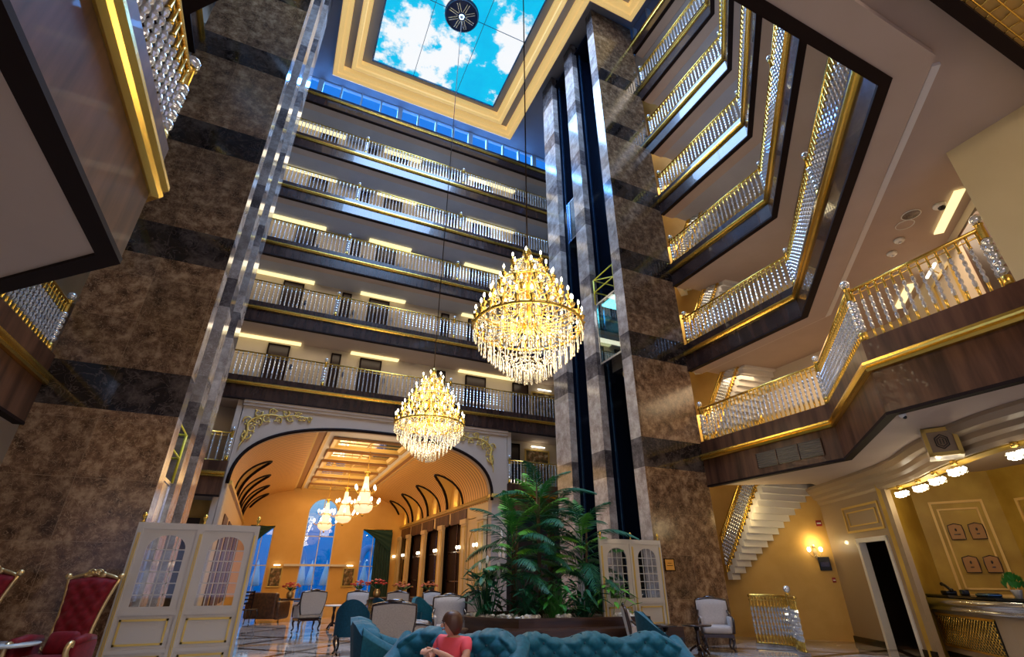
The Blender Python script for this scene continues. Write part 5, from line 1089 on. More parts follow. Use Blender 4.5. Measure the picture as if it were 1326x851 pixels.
leafy('dark low bush right of the bright green one', 6.7, 10.8, 0.8, 80, 34, 'leaf_dark', 0.32, 0.09)
leafy('light green spreading plant at the right end of the planter', 7.45, 10.8, 0.85, 70, 35, 'leaf_light', 0.34, 0.10)
leafy('dark leafy plant at far right corner of the planter', 7.8, 11.3, 0.7, 50, 36, 'leaf_mid', 0.30, 0.10)
t = thing('petal_ornament', 'three large cream petals on the dark bar wall left of the palm', 'ornament', (8.2, 18.9, 2.55)); 
for i, (y, z, a) in enumerate([(0, 0.28, 0.3), (0.12, -0.25, -0.3), (-0.25, -0.25, 0.5)]): b = MB(); b.ball((0, y, z), (0.03, 0.13, 0.26), 'white', 10, 8); b.build('petal', t)
# ================================================================= WOMAN
def skin(name, parent, verts, edges, radii, mt, sub=2, root=0):
    me = bpy.data.meshes.new(name); me.from_pydata(verts, edges, []); o = bpy.data.objects.new(name, me); COL.objects.link(o); o.parent = parent
    m_ = o.modifiers.new('skin', 'SKIN'); m_.use_smooth_shade = True
    for i, r in enumerate(radii): v = me.skin_vertices[0].data[i] if me.skin_vertices else None
    return o
def skinned(name, parent, chains, mt, sub=2):
    """chains: list of lists of (x,y,z,rx,ry); shared points are merged by position"""
    vs, rs, es, idx = [], [], [], {}
    for ch in chains:
        prev = None
        for p in ch:
            k = tuple(round(c, 4) for c in p[:3])
            if k not in idx: idx[k] = len(vs); vs.append(p[:3]); rs.append((p[3], p[4] if len(p) > 4 else p[3]))
            if prev is not None and prev != idx[k]: es.append((prev, idx[k]))
            prev = idx[k]
    me = bpy.data.meshes.new(name); me.from_pydata(vs, es, []); me.materials.append(MAT[mt]); o = bpy.data.objects.new(name, me); COL.objects.link(o)
    if parent: o.parent = parent
    bpy.context.view_layer.objects.active = o
    m_ = o.modifiers.new('skin', 'SKIN'); m_.use_smooth_shade = True
    sv = me.skin_vertices[0].data
    for i, r in enumerate(rs): sv[i].radius = r
    sv[0].use_root = True
    s_ = o.modifiers.new('sub', 'SUBSURF'); s_.levels = sub; s_.render_levels = sub
    return o
wt = thing('person', 'woman in pink t-shirt and white trousers sitting on a teal sofa, hands clasped', 'person', (1.98, 5.98, 0.0), radians(-60), None, 0.955)
# local: faces -Y, right hand at -X
P_ = (0, 0.10, 0.52); sp1 = (0, 0.12, 0.70); ch_ = (0, 0.10, 0.87); nk = (0, 0.07, 0.975)
def hand(wx, wy, wz, sx):
    h = [[(wx, wy, wz, .024, .019), (wx-sx*0.03, wy-0.055, wz-0.005, .032, .015)]]
    for q, (dx, L_) in enumerate([(-0.028, .062), (-0.010, .070), (0.009, .066), (0.027, .052)]):
        bx = wx-sx*0.03+dx*0.9; by = wy-0.075; h.append([(wx-sx*0.03, wy-0.055, wz-0.005, .032, .015), (bx, by, wz, .0095), (bx-sx*0.012, by-L_*0.45, wz-0.012, .0088), (bx-sx*0.02, by-L_*0.65, wz-0.035, .0078)])
    h.append([(wx, wy, wz, .024, .019), (wx-sx*0.045, wy-0.03, wz+0.018, .012), (wx-sx*0.062, wy-0.055, wz+0.024, .010)]); return h
body = [[P_+(.15, .11), sp1+(.135, .10), ch_+(.15, .10), (0, 0.075, 0.94, .07, .06), nk+(.048, .05), (0, 0.055, 0.995, .056, .058), (0, 0.035, 1.03, .068, .085), (0, 0.040, 1.09, .080, .100), (0, 0.055, 1.155, .066, .084)]]
for s in (-1, 1):
    body.append([ch_+(.15, .10), (s*0.185, 0.10, 0.895, .060, .060), (s*0.25, 0.03, 0.78, .048), (s*0.24, -0.05, 0.71, .042), (s*0.15, -0.19, 0.80, .033), (s*0.055, -0.28, 0.855, .024, .019)])
    body += hand(s*0.055, -0.28, 0.855, s)
    body.append([P_+(.15, .11), (s*0.10, 0.02, 0.52, .09), (s*0.12, -0.22, 0.595, .078), (s*0.12, -0.45, 0.675, .062), (s*0.12, -0.49, 0.36, .052), (s*0.12, -0.44, 0.09, .036), (s*0.12, -0.50, 0.05, .034), (s*0.125, -0.60, 0.03, .028)])
skinned('body', wt, body, 'skin')
shirt = [[(0, 0.10, 0.56, .19, .15), sp1+(.18, .15), (0, 0.07, 0.80, .18, .15), ch_+(.165, .115), (0, 0.085, 0.935, .085, .075)]]
for s in (-1, 1): shirt.append([ch_+(.165, .115), (s*0.185, 0.10, 0.90, .076, .076), (s*0.248, 0.035, 0.79, .068)])
skinned('t_shirt', wt, shirt, 'pink_cotton')
tr = [[(0, 0.10, 0.50, .165, .12), (0, 0.08, 0.56, .155, .115)]]
for s in (-1, 1): tr.append([(0, 0.10, 0.50, .165, .12), (s*0.10, 0.02, 0.525, .10), (s*0.12, -0.22, 0.60, .092), (s*0.12, -0.46, 0.68, .078), (s*0.12, -0.50, 0.36, .064), (s*0.12, -0.44, 0.14, .055)])
skinned('trousers', wt, tr, 'white_cotton')
for s in (-1, 1): b = MB(); b.rbox(s*0.12-0.045, -0.64, 0.0, s*0.12+0.045, -0.40, 0.075, 'white_cotton', 0.035); b.build('shoe', wt)
b = MB()        # face: nose, lips, brows, eyes, ears
b.ball((0, -0.066, 1.065), (0.013, 0.022, 0.022), 'skin', 8, 6); b.ball((0, -0.054, 1.025), (0.022, 0.010, 0.007), 'petal_pink', 8, 5)
for s in (-1, 1): b.ball((s*0.028, -0.052, 1.092), (0.011, 0.008, 0.007), 'white', 8, 5); b.ball((s*0.028, -0.059, 1.092), 0.005, 'black', 6, 4); b.ball((s*0.028, -0.058, 1.111), (0.018, 0.006, 0.004), 'hair', 6, 4); b.ball((s*0.070, 0.055, 1.075), (0.010, 0.018, 0.028), 'skin', 8, 5)
FF = b.build('face_features', wt); FF.location = (0.0, 0.0, 0.0)
RM = Matrix.Translation((0, 0.055, 0)) @ Matrix.Rotation(radians(-26), 4, 'Z') @ Matrix.Translation((0, -0.055, 0)); FF.matrix_local = RM
def hair_pt(u, v):
    ph = u*2*pi; fr = max(0, -sin(ph))**1.2; th = v*pi*(0.86-0.42*fr); flare = 1+0.10*max(0, v-0.55)*(1-fr)
    return (0.104*sin(th)**0.75*cos(ph)*flare*(1+0.02*sin(u*90)*v), 0.060+0.122*sin(th)**0.75*sin(ph)*flare*(1+0.02*sin(u*90)*v), 1.095+0.118*cos(th)-0.02*v*(1-fr))
HT = Matrix.Translation((0, 0.055, 0)) @ Matrix.Rotation(radians(-26), 4, 'Z') @ Matrix.Translation((0, -0.055, 0))
b = MB(); b.grid(64, 18, hair_pt, 'hair', M=HT)
b.build('hair', wt)
b = MB(); b.tube([(0.075+0.028*cos(2*pi*i/14)*0.8, -0.257+0.01*cos(2*pi*i/14), 0.842+0.03*sin(2*pi*i/14)) for i in range(14)], 0.006, 'bracelet', 5, closed=True); b.build('bracelet', wt)
# ================================================================= RECEPTION
F0, F1 = Vector((14.3, 9.9)), Vector((12.77, 7.15)); FD = (F1-F0).normalized(); FN = Vector((-FD.y, FD.x)); LEN = (F1-F0).length; ang = atan2(FD.y, FD.x)
MF = Matrix.Translation((F0.x, F0.y, 0)) @ Matrix.Rotation(ang, 4, 'Z')      # local x along facade, +y is into the wall (left normal)
b = MB(); d0, d1 = 1.42, 2.72
b.box(0, 0, 0, d0, 0.12, 3.35, 'pale_lacquer', MF); b.box(d1, 0, 0, LEN, 0.12, 3.35, 'pale_lacquer', MF); b.box(d0, 0, 2.32, d1, 0.12, 3.35, 'pale_lacquer', MF)
b.box(0, -0.03, 0, d0, 0.0, 0.14, 'black_granite', MF); b.box(d1, -0.03, 0, LEN, 0.0, 0.14, 'black_granite', MF); fo = struct(b.build('wall_reception_front'))
b = MB(); b.box(d0, -0.03, 0, d0+0.10, 0.14, 2.36, 'white', MF); b.box(d1-0.10, -0.03, 0, d1, 0.14, 2.36, 'white', MF); b.box(d0, -0.03, 2.26, d1, 0.14, 2.36, 'white', MF); o = struct(b.build('door_%d' % dn)); dn += 1
b = MB(); b.sweep([(14.3, 10.0), (16.2, 9.3), (14.9, 7.6)][::-1], [(0, 0), (0, 3.7), (0.1, 3.7), (0.1, 0)], 'fire_lobby'); struct(b.build('wall_service_room'))
b = MB()
for (x0, z0, x1, z1, w) in ((1.15, 2.50, 2.75, 3.12, 0.05), (1.32, 2.64, 2.58, 2.99, 0.03)):
    for q in ((x0, z0, x1, z0+w), (x0, z1-w, x1, z1), (x0, z0, x0+w, z1), (x1-w, z0, x1, z1)): b.box(q[0], -0.025, q[1], q[2], 0.0, q[3], 'gold_paint', MF)
b.build('gold_panel_frame', fo)
CV = [(14.3, 9.9), (12.77, 7.15)]+[tuple(p[:2]) for p in spline([(12.74, 7.1, 0), (12.1, 6.2, 0), (11.1, 5.2, 0), (10.35, 4.3, 0), (9.85, 3.4, 0), (9.6, 2.4, 0), (9.5, 1.0, 0)], 5)][1:]
b = MB(); b.sweep(CV, [(0.30, 3.32), (0.0, 3.32), (-0.04, 3.38), (-0.05, 3.45), (-0.12, 3.50), (-0.14, 3.58), (-0.24, 3.63), (-0.30, 3.72), (-0.30, 3.80), (0.30, 3.80)], 'pale_lacquer'); co2 = struct(b.build('trim_%d' % n)); n += 1
b = MB(); b.sweep(CV[1:], [(0.30, 3.30), (0.05, 3.30), (0.05, 3.325), (0.30, 3.325)], 'venetian_plaster'); b.build('underside', co2)
K1, K2 = Vector((14.6, 7.6)), Vector((15.35, 6.2)); K3 = Vector((14.6, 3.2))
b = MB(); b.sweep([(12.86, 7.22), tuple(K1), tuple(K2), tuple(K3)], [(0.0, 0.0), (0.0, 3.8), (0.15, 3.8), (0.15, 0.0)], 'venetian_plaster'); rw = struct(b.build('wall_reception_back'))
def frames(A, B, rects, name='gold_panel_frame'):
    D = (B-A); ln = D.length; M_ = Matrix.Translation((A.x, A.y, 0)) @ Matrix.Rotation(atan2(D.y, D.x), 4, 'Z'); b = MB()
    for (x0, z0, x1, z1, w) in rects:
        for q in ((x0, z0, x1, z0+w), (x0, z1-w, x1, z1), (x0, z0, x0+w, z1), (x1-w, z0, x1, z1)): b.box(q[0], -0.04, q[1], q[2], 0.0, q[3], 'cove_gold', M_)
    b.build(name, rw); return M_
MK = frames(K1, K2, [(0.28, 1.1, 1.30, 3.15, 0.05), (0.40, 1.24, 1.17, 2.98, 0.035)]); frames(K2, K3, [(0.35, 1.1, 2.4, 3.1, 0.05), (0.5, 1.24, 2.2, 2.95, 0.035)])
for i, (x, z, lb) in enumerate([(0.50, 2.46, 'upper left one of four small framed plaques behind reception'), (0.88, 2.46, 'upper right one of four small framed plaques behind reception'), (0.55, 1.76, 'lower left one of four small framed plaques behind reception'), (0.92, 1.76, 'lower right one of four small framed plaques behind reception')]):
    t = thing('framed_plaque', lb, 'picture', MK @ Vector((x+0.12, -0.03, z)), MK.to_euler().z, 'four plaques behind the reception'); b = MB()
    pl = [(-0.13, -0.17), (0.13, -0.17), (0.14, 0.0), (0.13, 0.14), (0.0, 0.18), (-0.13, 0.14), (-0.14, 0.0)]; vs = [(x_, -0.02, z_) for x_, z_ in pl]+[(x_, 0.02, z_) for x_, z_ in pl]; k = len(pl)
    b.add(vs, [tuple(range(k)), tuple(reversed(range(k, 2*k)))]+[(j, k+j, k+(j+1) % k, (j+1) % k) for j in range(k)], 'plaque_wood'); b.build('board', t)
    b = MB(); b.tube([(x_, -0.022, z_) for x_, z_ in pl], 0.011, 'mahogany', 5, closed=True); b.build('rim', t)
    b = MB(); b.ball((0, -0.025, 0.04), (0.02, 0.008, 0.035), 'mahogany', 6, 5); b.box(-0.03 if i else -0.06, -0.03, -0.07, 0.03 if i else 0.06, -0.02, -0.05, 'mahogany'); b.build('emblem', t)
# curved counter
CC2 = [tuple(p[:2]) for p in spline([(13.75, 7.85, 0), (13.2, 7.1, 0), (12.55, 6.3, 0), (12.0, 5.55, 0), (11.75, 4.9, 0)], 5)]
t = thing('reception_counter', 'curved reception counter with silver roll front and gold lattice panel', 'counter', (0, 0, 0))
b = MB(); b.sweep(CC2, [(0.05, 0.12), (0.05, 0.88), (0.5, 0.88), (0.5, 0.12)], 'pale_lacquer'); b.sweep(CC2, [(0.10, 0), (0.10, 0.12), (0.5, 0.12), (0.5, 0)], 'black_granite'); b.build('front', t)
b = MB(); b.sweep(CC2, [(0.0, 0.88), (-0.05, 0.89), (-0.05, 0.93), (-0.01, 0.95), (-0.07, 0.98), (-0.10, 1.04), (-0.07, 1.10), (0.0, 1.13), (0.3, 1.13), (0.3, 0.88)], 'steel', smooth=True); b.build('rolled_moulding', t)
b = MB(); b.sweep(CC2, [(-0.04, 1.13), (-0.04, 1.17), (0.5, 1.17), (0.5, 1.13)], 'black_granite'); b.build('countertop', t)
b = MB(); sub = CC2[4:15]; b.sweep(sub, [(0.03, 0.24), (0.03, 0.80), (0.05, 0.80), (0.05, 0.24)], 'black')
b.sweep(sub, [(0.01, 0.78), (0.01, 0.82), (0.05, 0.82), (0.05, 0.78)], 'gold'); b.sweep(sub, [(0.01, 0.22), (0.01, 0.26), (0.05, 0.26), (0.05, 0.22)], 'gold')
def onc(s):
    ln = [0]; 
    for i in range(len(sub)-1): ln.append(ln[-1]+(Vector(sub[i+1])-Vector(sub[i])).length)
    s = max(0, min(ln[-1]-1e-4, s)); i = max(j for j in range(len(ln)-1) if ln[j] <= s); p = Vector(sub[i]).lerp(Vector(sub[i+1]), (s-ln[i])/(ln[i+1]-ln[i])); d = Vector(sub[i+1])-Vector(sub[i]); nn = Vector((-d.y, d.x)).normalized(); return p+nn*0.015, ln[-1]
tot = onc(0)[1]; i = -0.5
while i < tot+0.5:
    for sg in (-1, 1):
        a_, c_ = i, i+sg*0.52; P0 = (onc(a_)[0]); P1 = (onc(c_)[0]); t0 = 0.26; t1 = 0.78
        fa = 0 if 0 <= a_ <= tot else ((0-a_)/(c_-a_) if a_ < 0 else (tot-a_)/(c_-a_)); fb = 1 if 0 <= c_ <= tot else ((0-a_)/(c_-a_) if c_ < 0 else (tot-a_)/(c_-a_))
        if 0 <= fa < fb <= 1: b.tube([(P0.x, P0.y, t0+(t1-t0)*fa), (P1.x, P1.y, t0+(t1-t0)*fb)], 0.007, 'gold', 4)
    i += 0.09
b.build('lattice_panel', t)
t = thing('reception_desk', 'lower desk with panelled front at the right edge, beside the curved counter', 'desk', (11.7, 4.8, 0), radians(-100)); b = MB(); b.box(0, 0.0, 0.1, 2.4, 0.7, 0.92, 'pale_lacquer'); b.box(0.05, 0.05, 0, 2.4, 0.7, 0.1, 'black_granite'); b.build('front', t)
b = MB(); b.rbox(-0.05, -0.06, 0.92, 2.45, 0.75, 0.97, 'black_granite', 0.01); b.build('desktop', t); b = MB()
for (x0, z0, x1, z1, w) in ((0.15, 0.22, 1.1, 0.82, 0.035), (0.27, 0.34, 0.98, 0.70, 0.025)):
    for q in ((x0, z0, x1, z0+w), (x0, z1-w, x1, z1), (x0, z0, x0+w, z1), (x1-w, z0, x1, z1)): b.box(q[0], -0.02, q[1], q[2], 0.0, q[3], 'gold_paint')
b.build('gold_panel_frame', t)
def onctr(i, off, z): p = Vector(CC2[i]); d = Vector(CC2[i+1])-p; nn = Vector((-d.y, d.x)).normalized(); q = p+nn*off; return (q.x, q.y, z), atan2(d.y, d.x)
l_, r_ = onctr(5, 0.3, 1.17); t = thing('desk_phone', 'black desk phone on left end of the reception counter', 'phone', l_, r_); b = MB(); b.rbox(-0.12, -0.10, 0, 0.12, 0.10, 0.07, 'black', 0.02); b.build('base', t); b = MB(); b.tube([(-0.17, 0, 0.20), (-0.02, 0, 0.15), (0.14, 0, 0.07)], 0.028, 'black', 7); b.ball((-0.17, 0, 0.19), 0.04, 'black'); b.ball((0.14, 0, 0.08), 0.04, 'black'); b.build('handset', t)
l_, r_ = onctr(8, 0.3, 1.17); t = thing('card_terminal', 'small black card terminal beside the phone on the counter', 'terminal', l_, r_); b = MB(); b.rbox(-0.09, -0.05, 0, 0.09, 0.05, 0.10, 'black', 0.02); b.build('case', t); b = MB(); b.box(-0.06, -0.056, 0.03, 0.06, -0.05, 0.08, 'blue_steel'); b.build('screen', t)
l_, r_ = onctr(12, 0.3, 1.17); t = thing('document_tray', 'flat grey document tray on the counter below the plaques', 'tray', l_, r_); b = MB(); b.rbox(-0.2, -0.12, 0, 0.2, 0.12, 0.05, 'blue_steel', 0.02); b.box(-0.17, -0.09, 0.05, 0.17, 0.09, 0.058, 'black'); b.build('case', t)
t = thing('monitor', 'black computer screen on the lower reception desk at the right edge', 'monitor', (11.75, 4.35, 0.97), radians(-100)); b = MB(); b.rbox(-0.2, -0.02, 0.08, 0.2, 0.02, 0.36, 'black', 0.015); b.build('display', t); b = MB(); b.lathe([(0.1, 0), (0.1, 0.015), (0.02, 0.03), (0.02, 0.1)], 'steel', 12); b.build('stand', t)
t = thing('potted_plant', 'small bushy green plant on the reception counter, right edge', 'plant', onctr(17, 0.25, 1.17)[0]); b = MB(); b.lathe([(0.05, 0), (0.08, 0.12), (0.085, 0.13)], 'white', 12); b.build('pot', t); b = MB(); R2 = random.Random(9)
for i in range(120):
    a = R2.random()*6.28; e_ = R2.random()*1.5; r = 0.16; p = Vector((r*cos(a)*cos(e_), r*sin(a)*cos(e_), 0.18+r*1.2*sin(e_))); w = Vector((-sin(a), cos(a), 0))*0.03; u_ = Vector((cos(a)*0.4, sin(a)*0.4, 0.9))*0.05; b.add([p-u_, p+w, p+u_, p-w], [(0, 1, 2, 3)], 'leaf_mid')
b.build('foliage', t)
# emblem block on the cornice
em = Vector((10.08, 4.5)); 
t = thing('emblem_block', 'square gold-edged block with hexagonal hotel emblem on the reception cornice', 'sign', (em.x, em.y, 3.30), atan2(-4.62, -10.35)+pi/2+pi-0.35); t.rotation_euler.z = radians(-62)
b = MB(); b.box(-0.23, -0.10, 0, 0.23, 0.35, 0.46, 'pale_lacquer'); b.build('block', t); b = MB()
for q in ((-0.23, 0.0, 0.23, 0.06), (-0.23, 0.40, 0.23, 0.46), (-0.23, 0.0, -0.17, 0.46), (0.17, 0.0, 0.23, 0.46)): b.box(q[0], -0.14, q[1], q[2], -0.10, q[3], 'gold_paint')
b.build('gold_border', t); b = MB(); hx = [(0.085*s, z) for s, z in ((0, 0.12), (1, 0.06), (1, -0.06), (0, -0.12), (-1, -0.06), (-1, 0.06))]
for sc_, th in ((1.0, 0.008), (0.68, 0.006)): b.tube([(x*sc_, -0.115, 0.23+z*sc_) for x, z in hx], th, 'black', 5, closed=True)
b.tube([(-0.02, -0.115, 0.19), (-0.02, -0.115, 0.27), (0.02, -0.115, 0.27), (0.02, -0.115, 0.19)], 0.006, 'black', 5); b.build('hexagon_emblem', t)
# crystal cluster lights under the cornice
def cluster():
    t = thing('crystal_spotlight', 'x', 'ceiling light'); b = MB(); b.lathe([(0.05, 0.06), (0.05, 0.0), (0.02, -0.01)], 'gold', 10); b.build('mount', t)
    for k in range(2):
        b = MB(); cx_ = -0.09+0.18*k; R3 = random.Random(k)
        for i in range(26):
            a = i*2.4; q = 0.075*sqrt((i % 13)/13); z = -0.07-0.05*(i//13)-0.02*R3.random(); b.ball((cx_+q*cos(a), q*sin(a), z), 0.024, 'bulb_soft' if i % 3 else 'drop_crystal', 5, 4)
        b.build('crystal_cup', t)
    return t
KL = cluster(); 
for i, (px, lb) in enumerate([((12.45, 6.75), 'crystal cluster light at left end of the reception cornice'), ((11.95, 6.1), 'second crystal cluster light from the left under the reception cornice'), ((11.3, 5.45), 'crystal cluster light just left of the emblem block'), ((10.55, 4.75), 'crystal cluster light just right of the emblem block'), ((9.85, 3.6), 'crystal cluster light nearest the right edge of the picture')]):
    place(KL, i > 0, (px[0]+0.1, px[1]-0.05, 3.25), radians(-125), lb, 'crystal cluster lights under the reception cornice', 1.1)
    if i < 4: point('cluster_light', (px[0]+0.25, px[1]-0.15, 3.0), 6, (1.0, 0.82, 0.5), 0.05)
# ================================================================= STAIR AND YELLOW WALL
WD = Vector((-0.632, 0.775)); WA = Vector((14.28, 9.85)); WN = Vector((0.775, 0.632))
b = MB(); b.sweep([(WA.x, WA.y), (WA.x+WD.x*5.5, WA.y+WD.y*5.5)][::-1], [(0.0, 0), (0.0, 23), (0.2, 23), (0.2, 0)], 'ochre_paint'); struct(b.build('wall_stair'))
b = MB(); b.box(11.2, 14.2, 0, 13, 14.4, 5, 'ochre_paint'); struct(b.build('wall_stair_end'))
t = thing('staircase', 'white winding staircase seen from below along the yellow wall, right tower', 'staircase', (0, 0, 0)); NS = 15; b = MB(); Ls = []
def sL(f): q = 1-(1-f)**1.3; return Vector((12.05+0.35*f, 11.6-1.55*f))
def sR(f): p = WA+WD*(2.7*(1-f)+0.02)-WN*0.02; return p
for i in range(NS+5):
    f0, f1 = i/NS, (i+1)/NS; z = 1.42+0.168*i
    poly = [sL(f0), sR(f0), sR(f1+0.35/NS), sL(f1+0.35/NS)]; b.prism([tuple(p) for p in poly], z, z+0.168*1.25, 'stone_white'); Ls.append((sL(f0).x, sL(f0).y, z+0.2))
b.build('steps', t)
b = MB(); b.tube([(x-0.02, y, z+0.92) for x, y, z in Ls], 0.035, 'gold', 7); b.build('handrail', t)
bm_ = BAL[(0.98, False)]
for i in range(len(Ls)-1):
    for f_ in (0.25, 0.75):
        o = bpy.data.objects.new('baluster', bm_); COL.objects.link(o); o.parent = t; A_, B_ = Vector(Ls[i]), Vector(Ls[i+1]); p = A_.lerp(B_, f_); o.location = (p.x-0.02, p.y, p.z-0.06)
for k_, lb in ((1, 'second flight of the white staircase, seen through the right mezzanine railing'), (2, 'third flight of the white staircase behind the first gallery railing'), (3, 'fourth flight of the white staircase behind the second gallery railing')):
    c_ = copy_tree(t); c_.location.z = 3.2*k_; c_['label'] = lb; c_['group'] = 'flights of the white staircase'
for k_ in range(1, 6):
    for j_, x_ in enumerate((-0.52, 1.62, 3.4, 6.55, 8.62)):
        b = MB(); b.rbox(x_-0.045, 21.44, G[k_]+1.45, x_+0.045, 21.50, G[k_]+1.68, 'navy_disc', 0.015); b.box(x_-0.02, 21.435, G[k_]+1.58, x_+0.02, 21.44, G[k_]+1.62, 'steel')
        tag(b.build('card_reader'), 'small navy card reader beside a dark door, %s gallery above arch, number %s from left' % (ordn[k_-1], ordn[j_]), 'card reader', 'card readers along the back galleries')
rp = [tuple(p[:2]) for p in spline([(11.25, 10.3, 0), (11.45, 9.9, 0), (11.5, 9.5, 0), (11.35, 9.2, 0)], 5)]
railing('curved gold and crystal railing on the lobby floor right of the tower', rp, 0.06, 1.02, 0.075, [rp[-1]], name='stair_railing')
rp2 = [tuple(p[:2]) for p in spline([(11.15, 9.05, 0), (10.95, 8.85, 0), (10.8, 8.6, 0)], 4)]
railing('railing end with crystal newel nearest to us, right of the tower', rp2, 0.06, 1.02, 0.09, [rp2[0]], name='stair_railing')
b = MB(); b.sweep(rp+rp2, [(-0.07, 0), (-0.07, 0.06), (0.07, 0.06), (0.07, 0)], 'pale_marble'); struct(b.build('trim_%d' % n)); n += 1
def onwall(s, z, d=0.03): p = WA+WD*s-WN*d; return (p.x, p.y, z)
place(SC, True, onwall(0.42, 2.1, 0.05), atan2(WN.y, WN.x), 'wall lamp glowing on the yellow wall under the stairs', None, 0.8); point('sconce_light', onwall(0.42, 2.35, 0.18), 10, (1, 0.75, 0.35), 0.04)
# alarm boxes, sign
def facade_pt(x, z, d): q = MF @ Vector((x, -d, z)); return q
for nm, lb, x, z, w, h, mt, cat in (('fire_alarm', 'red fire alarm sounder high on the wall left of the service door', 0.0, 2.86, 0.10, 0.11, 'alarm_red', 'alarm'), ('call_point', 'small red call point low on the wall beside the dark sign', 0.0, 1.42, 0.06, 0.08, 'alarm_red', 'alarm'), ('wall_sign', 'dark square sign on the wall left of the service door', 0.0, 1.82, 0.20, 0.30, 'black', 'sign')):
    p = onwall(0.12 if nm != 'wall_sign' else 0.2, z); t = thing(nm, lb, cat, p, atan2(WD.y, WD.x)+pi)
    b = MB(); b.rbox(-w, -0.035, -h/2-0.02, w*0.4, 0.03, h/2+0.02, mt, 0.012); b.build('case', t); b = MB(); b.box(-w*0.8, -0.042, -h*0.25, w*0.2, -0.034, h*0.12, 'mahogany' if mt == 'black' else 'white'); b.build('label_strip', t)
t = thing('wall_plaque', 'small square orange plaque with dark frame on the right marble tower', 'sign', (9.26, 10.74, 1.76)); b = MB(); b.box(-0.15, -0.012, -0.13, 0.15, 0, 0.13, 'plaque_orange'); b.build('plate', t)
b = MB(); 
for q in ((-0.16, -0.14, 0.16, -0.12), (-0.16, 0.12, 0.16, 0.14), (-0.16, -0.14, -0.14, 0.14), (0.14, -0.14, 0.16, 0.14)): b.box(q[0], -0.02, q[1], q[2], 0, q[3], 'mahogany')
b.build('border', t); b = MB(); b.box(-0.06, -0.015, 0.03, 0.06, -0.012, 0.04, 'mahogany'); b.box(-0.09, -0.015, -0.02, 0.09, -0.012, -0.01, 'mahogany'); b.build('lettering', t)
# grilles
def grille(lb, A, B, z0, z1, nrm, ns=9):
    t = thing('air_grille', lb, 'vent', (A[0], A[1], z0), atan2(B[1]-A[1], B[0]-A[0])); ln = hypot(B[0]-A[0], B[1]-A[1]); b = MB(); b.box(0, -0.012, 0, ln, -0.004, z1-z0, 'black'); b.build('backing', t)
    b = MB(); ns = 7; s = (z1-z0)/ns
    for i in range(ns): b.box(0, -0.02, i*s+s*0.6, ln, -0.012, i*s+s, 'fire_lobby')
    for i in range(4): b.box(ln*i/3-0.012, -0.031, 0, ln*i/3+0.012, -0.011, z1-z0, 'walnut')
    b.build('slats', t)
grille('dark slatted air grille in the walnut face of the right mezzanine', (11.0, 8.95), (11.0, 7.15), 3.95, 4.32, None)
grille('dark slatted air grille in the walnut face at the left edge', (-4.1, 7.0), (-4.1, 8.9), 3.95, 4.32, None)
b = MB(); b.prism([(11.75, 7.95), (11.75, 7.15), (12.35, 7.15), (12.35, 7.95)][::-1], 3.785, 3.80, 'blue_steel'); tag(b.build('air_vent'), 'flat grey vent panel in the ceiling under the right mezzanine', 'vent')
# ceiling fittings
def dome(lb, p, r=0.09, cam_=False, nm='smoke_detector', cat='detector'):
    t = thing(nm, lb, cat, p); b = MB(); b.lathe([(r, 0.0), (r, -0.03), (r*0.7, -0.06), (0, -0.07)], 'white', 16); b.build('base', t)
    if cam_: b = MB(); b.ball((0, -0.02, -0.06), r*0.6, 'black', 10, 6); b.build('lens', t)
    else: b = MB(); b.lathe([(r*0.35, -0.069), (r*0.3, -0.085), (0, -0.09)], 'steel', 10); b.build('sensor', t)
dome('white dome camera in the ceiling near the bright slot, upper right', (9.67, 2.99, 7.37), 0.10, True, 'dome_camera', 'camera')
dome('small smoke detector in upper right ceiling, third in the row', (10.08, 3.9, 7.37)); dome('small smoke detector in upper right ceiling, last in the row before the railing', (10.41, 4.23, 7.37))
for lb, p, mt in (('round brown speaker grille in the upper right ceiling', (9.49, 3.35, 7.372), 'mid_marble'), ('round pale speaker grille beside the brown one in the ceiling', (9.69, 3.57, 7.372), 'plaster')):
    t = thing('ceiling_speaker', lb, 'speaker', p); b = MB(); b.lathe([(0.0, -0.012), (0.13, -0.012), (0.15, 0.0)], mt, 24); b.build('grille_disc', t); b = MB(); b.tube([(0.145*cos(i*pi/12), 0.145*sin(i*pi/12), -0.008) for i in range(24)], 0.01, 'stone_white', 5, closed=True); b.build('rim', t)
dome('small black dome camera under the right mezzanine corner', (8.66, 4.23, 3.78), 0.05, True, 'dome_camera', 'camera')
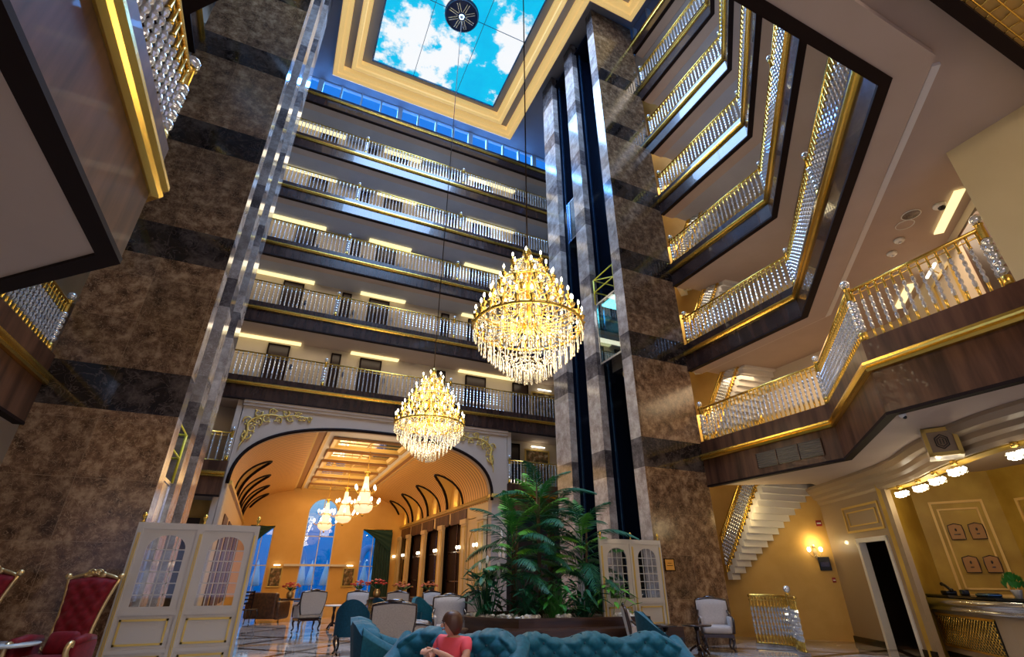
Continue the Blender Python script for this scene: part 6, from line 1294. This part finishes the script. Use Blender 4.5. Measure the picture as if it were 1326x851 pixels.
# ================================================================= PICTURES, CURTAINS
def picture(lb, p, rz, w, h, lamp=True):
    t = thing('framed_painting', lb, 'picture', p, rz); b = MB(); b.box(-w/2, -0.03, -h/2, w/2, 0, h/2, 'painting'); b.build('canvas', t); b = MB(); f_ = 0.07
    for q in ((-w/2-f_, -h/2-f_, w/2+f_, -h/2), (-w/2-f_, h/2, w/2+f_, h/2+f_), (-w/2-f_, -h/2, -w/2, h/2), (w/2, -h/2, w/2+f_, h/2)): b.box(q[0], -0.06, q[1], q[2], 0, q[3], 'gold_paint')
    b.build('frame', t)
    if lamp: b = MB(); b.tube([(-w*0.3, -0.16, h/2+0.18), (w*0.3, -0.16, h/2+0.18)], 0.03, 'bulb_soft', 6); b.tube([(0, -0.03, h/2+0.06), (0, -0.14, h/2+0.2)], 0.012, 'gold', 5); b.build('picture_lamp', t)
picture('gold-framed landscape painting left of the tall middle window', (0.78, 35.97, 1.42), 0, 0.62, 0.95); picture('gold-framed painting right of the tall middle window', (5.05, 35.97, 1.42), 0, 0.62, 0.95)
picture('lit painting in the back corridor right of the arch', (11.15, 21.45, 6.2), 0, 1.2, 1.5); picture('lit painting in the first gallery above it, beside the right tower', (11.6, 21.45, 9.35), 0, 1.3, 1.2)
picture('colourful gold-framed painting behind the right mezzanine railing', (11.62, 4.04, 6.35), radians(-138.6), 0.95, 1.35, True)
def curtain(lb, x0, x1, sgn):
    t = thing('curtain', lb, 'curtain', (0, 35.85, 0)); b = MB()
    b.grid(60, 12, lambda u, v: (x0+(x1-x0)*u+0.02*sin(v*6), -0.07+0.055*sin(u*(x1-x0)*38), 4.1*v), 'curtain_green'); b.build('drape', t)
    b = MB(); b.tube([(x0, 0, 4.12), (x1, 0, 4.12)], 0.02, 'gold', 6); b.tube([(x1-0.05, 0, 4.12), (x1-0.05, 0.16, 4.12)], 0.02, 'gold', 6); b.build('curtain_rod', t)
    return t
curtain('dark green curtain hanging right of the right hall window', 6.45, 7.55, 1)
def swag(lb, x0, x1, z, flip):
    t = thing('curtain_swag', lb, 'curtain', (0, 35.7, 0)); b = MB()
    def F(u, v): uu = 1-u if flip else u; d = 1.35*(1-uu)**1.2+0.08; return (x0+(x1-x0)*u, 0.03*sin(v*22)-0.02, z-d*v)
    b.grid(24, 24, F, 'curtain_green'); b.build('draped_cloth', t); b = MB(); b.tube([(x0, 0, z), (x1, 0, z)], 0.02, 'gold', 6)
    for x_ in (x0+0.04, x1-0.04): b.tube([(x_, 0, z), (x_, 0.31, z)], 0.018, 'gold', 6)
    b.build('curtain_rod', t)
swag('green curtain swag over the left hall window beside the white screen', -1.1, 0.25, 4.25, False); swag('green curtain swag over top of the right hall window', 5.6, 7.5, 4.25, True)
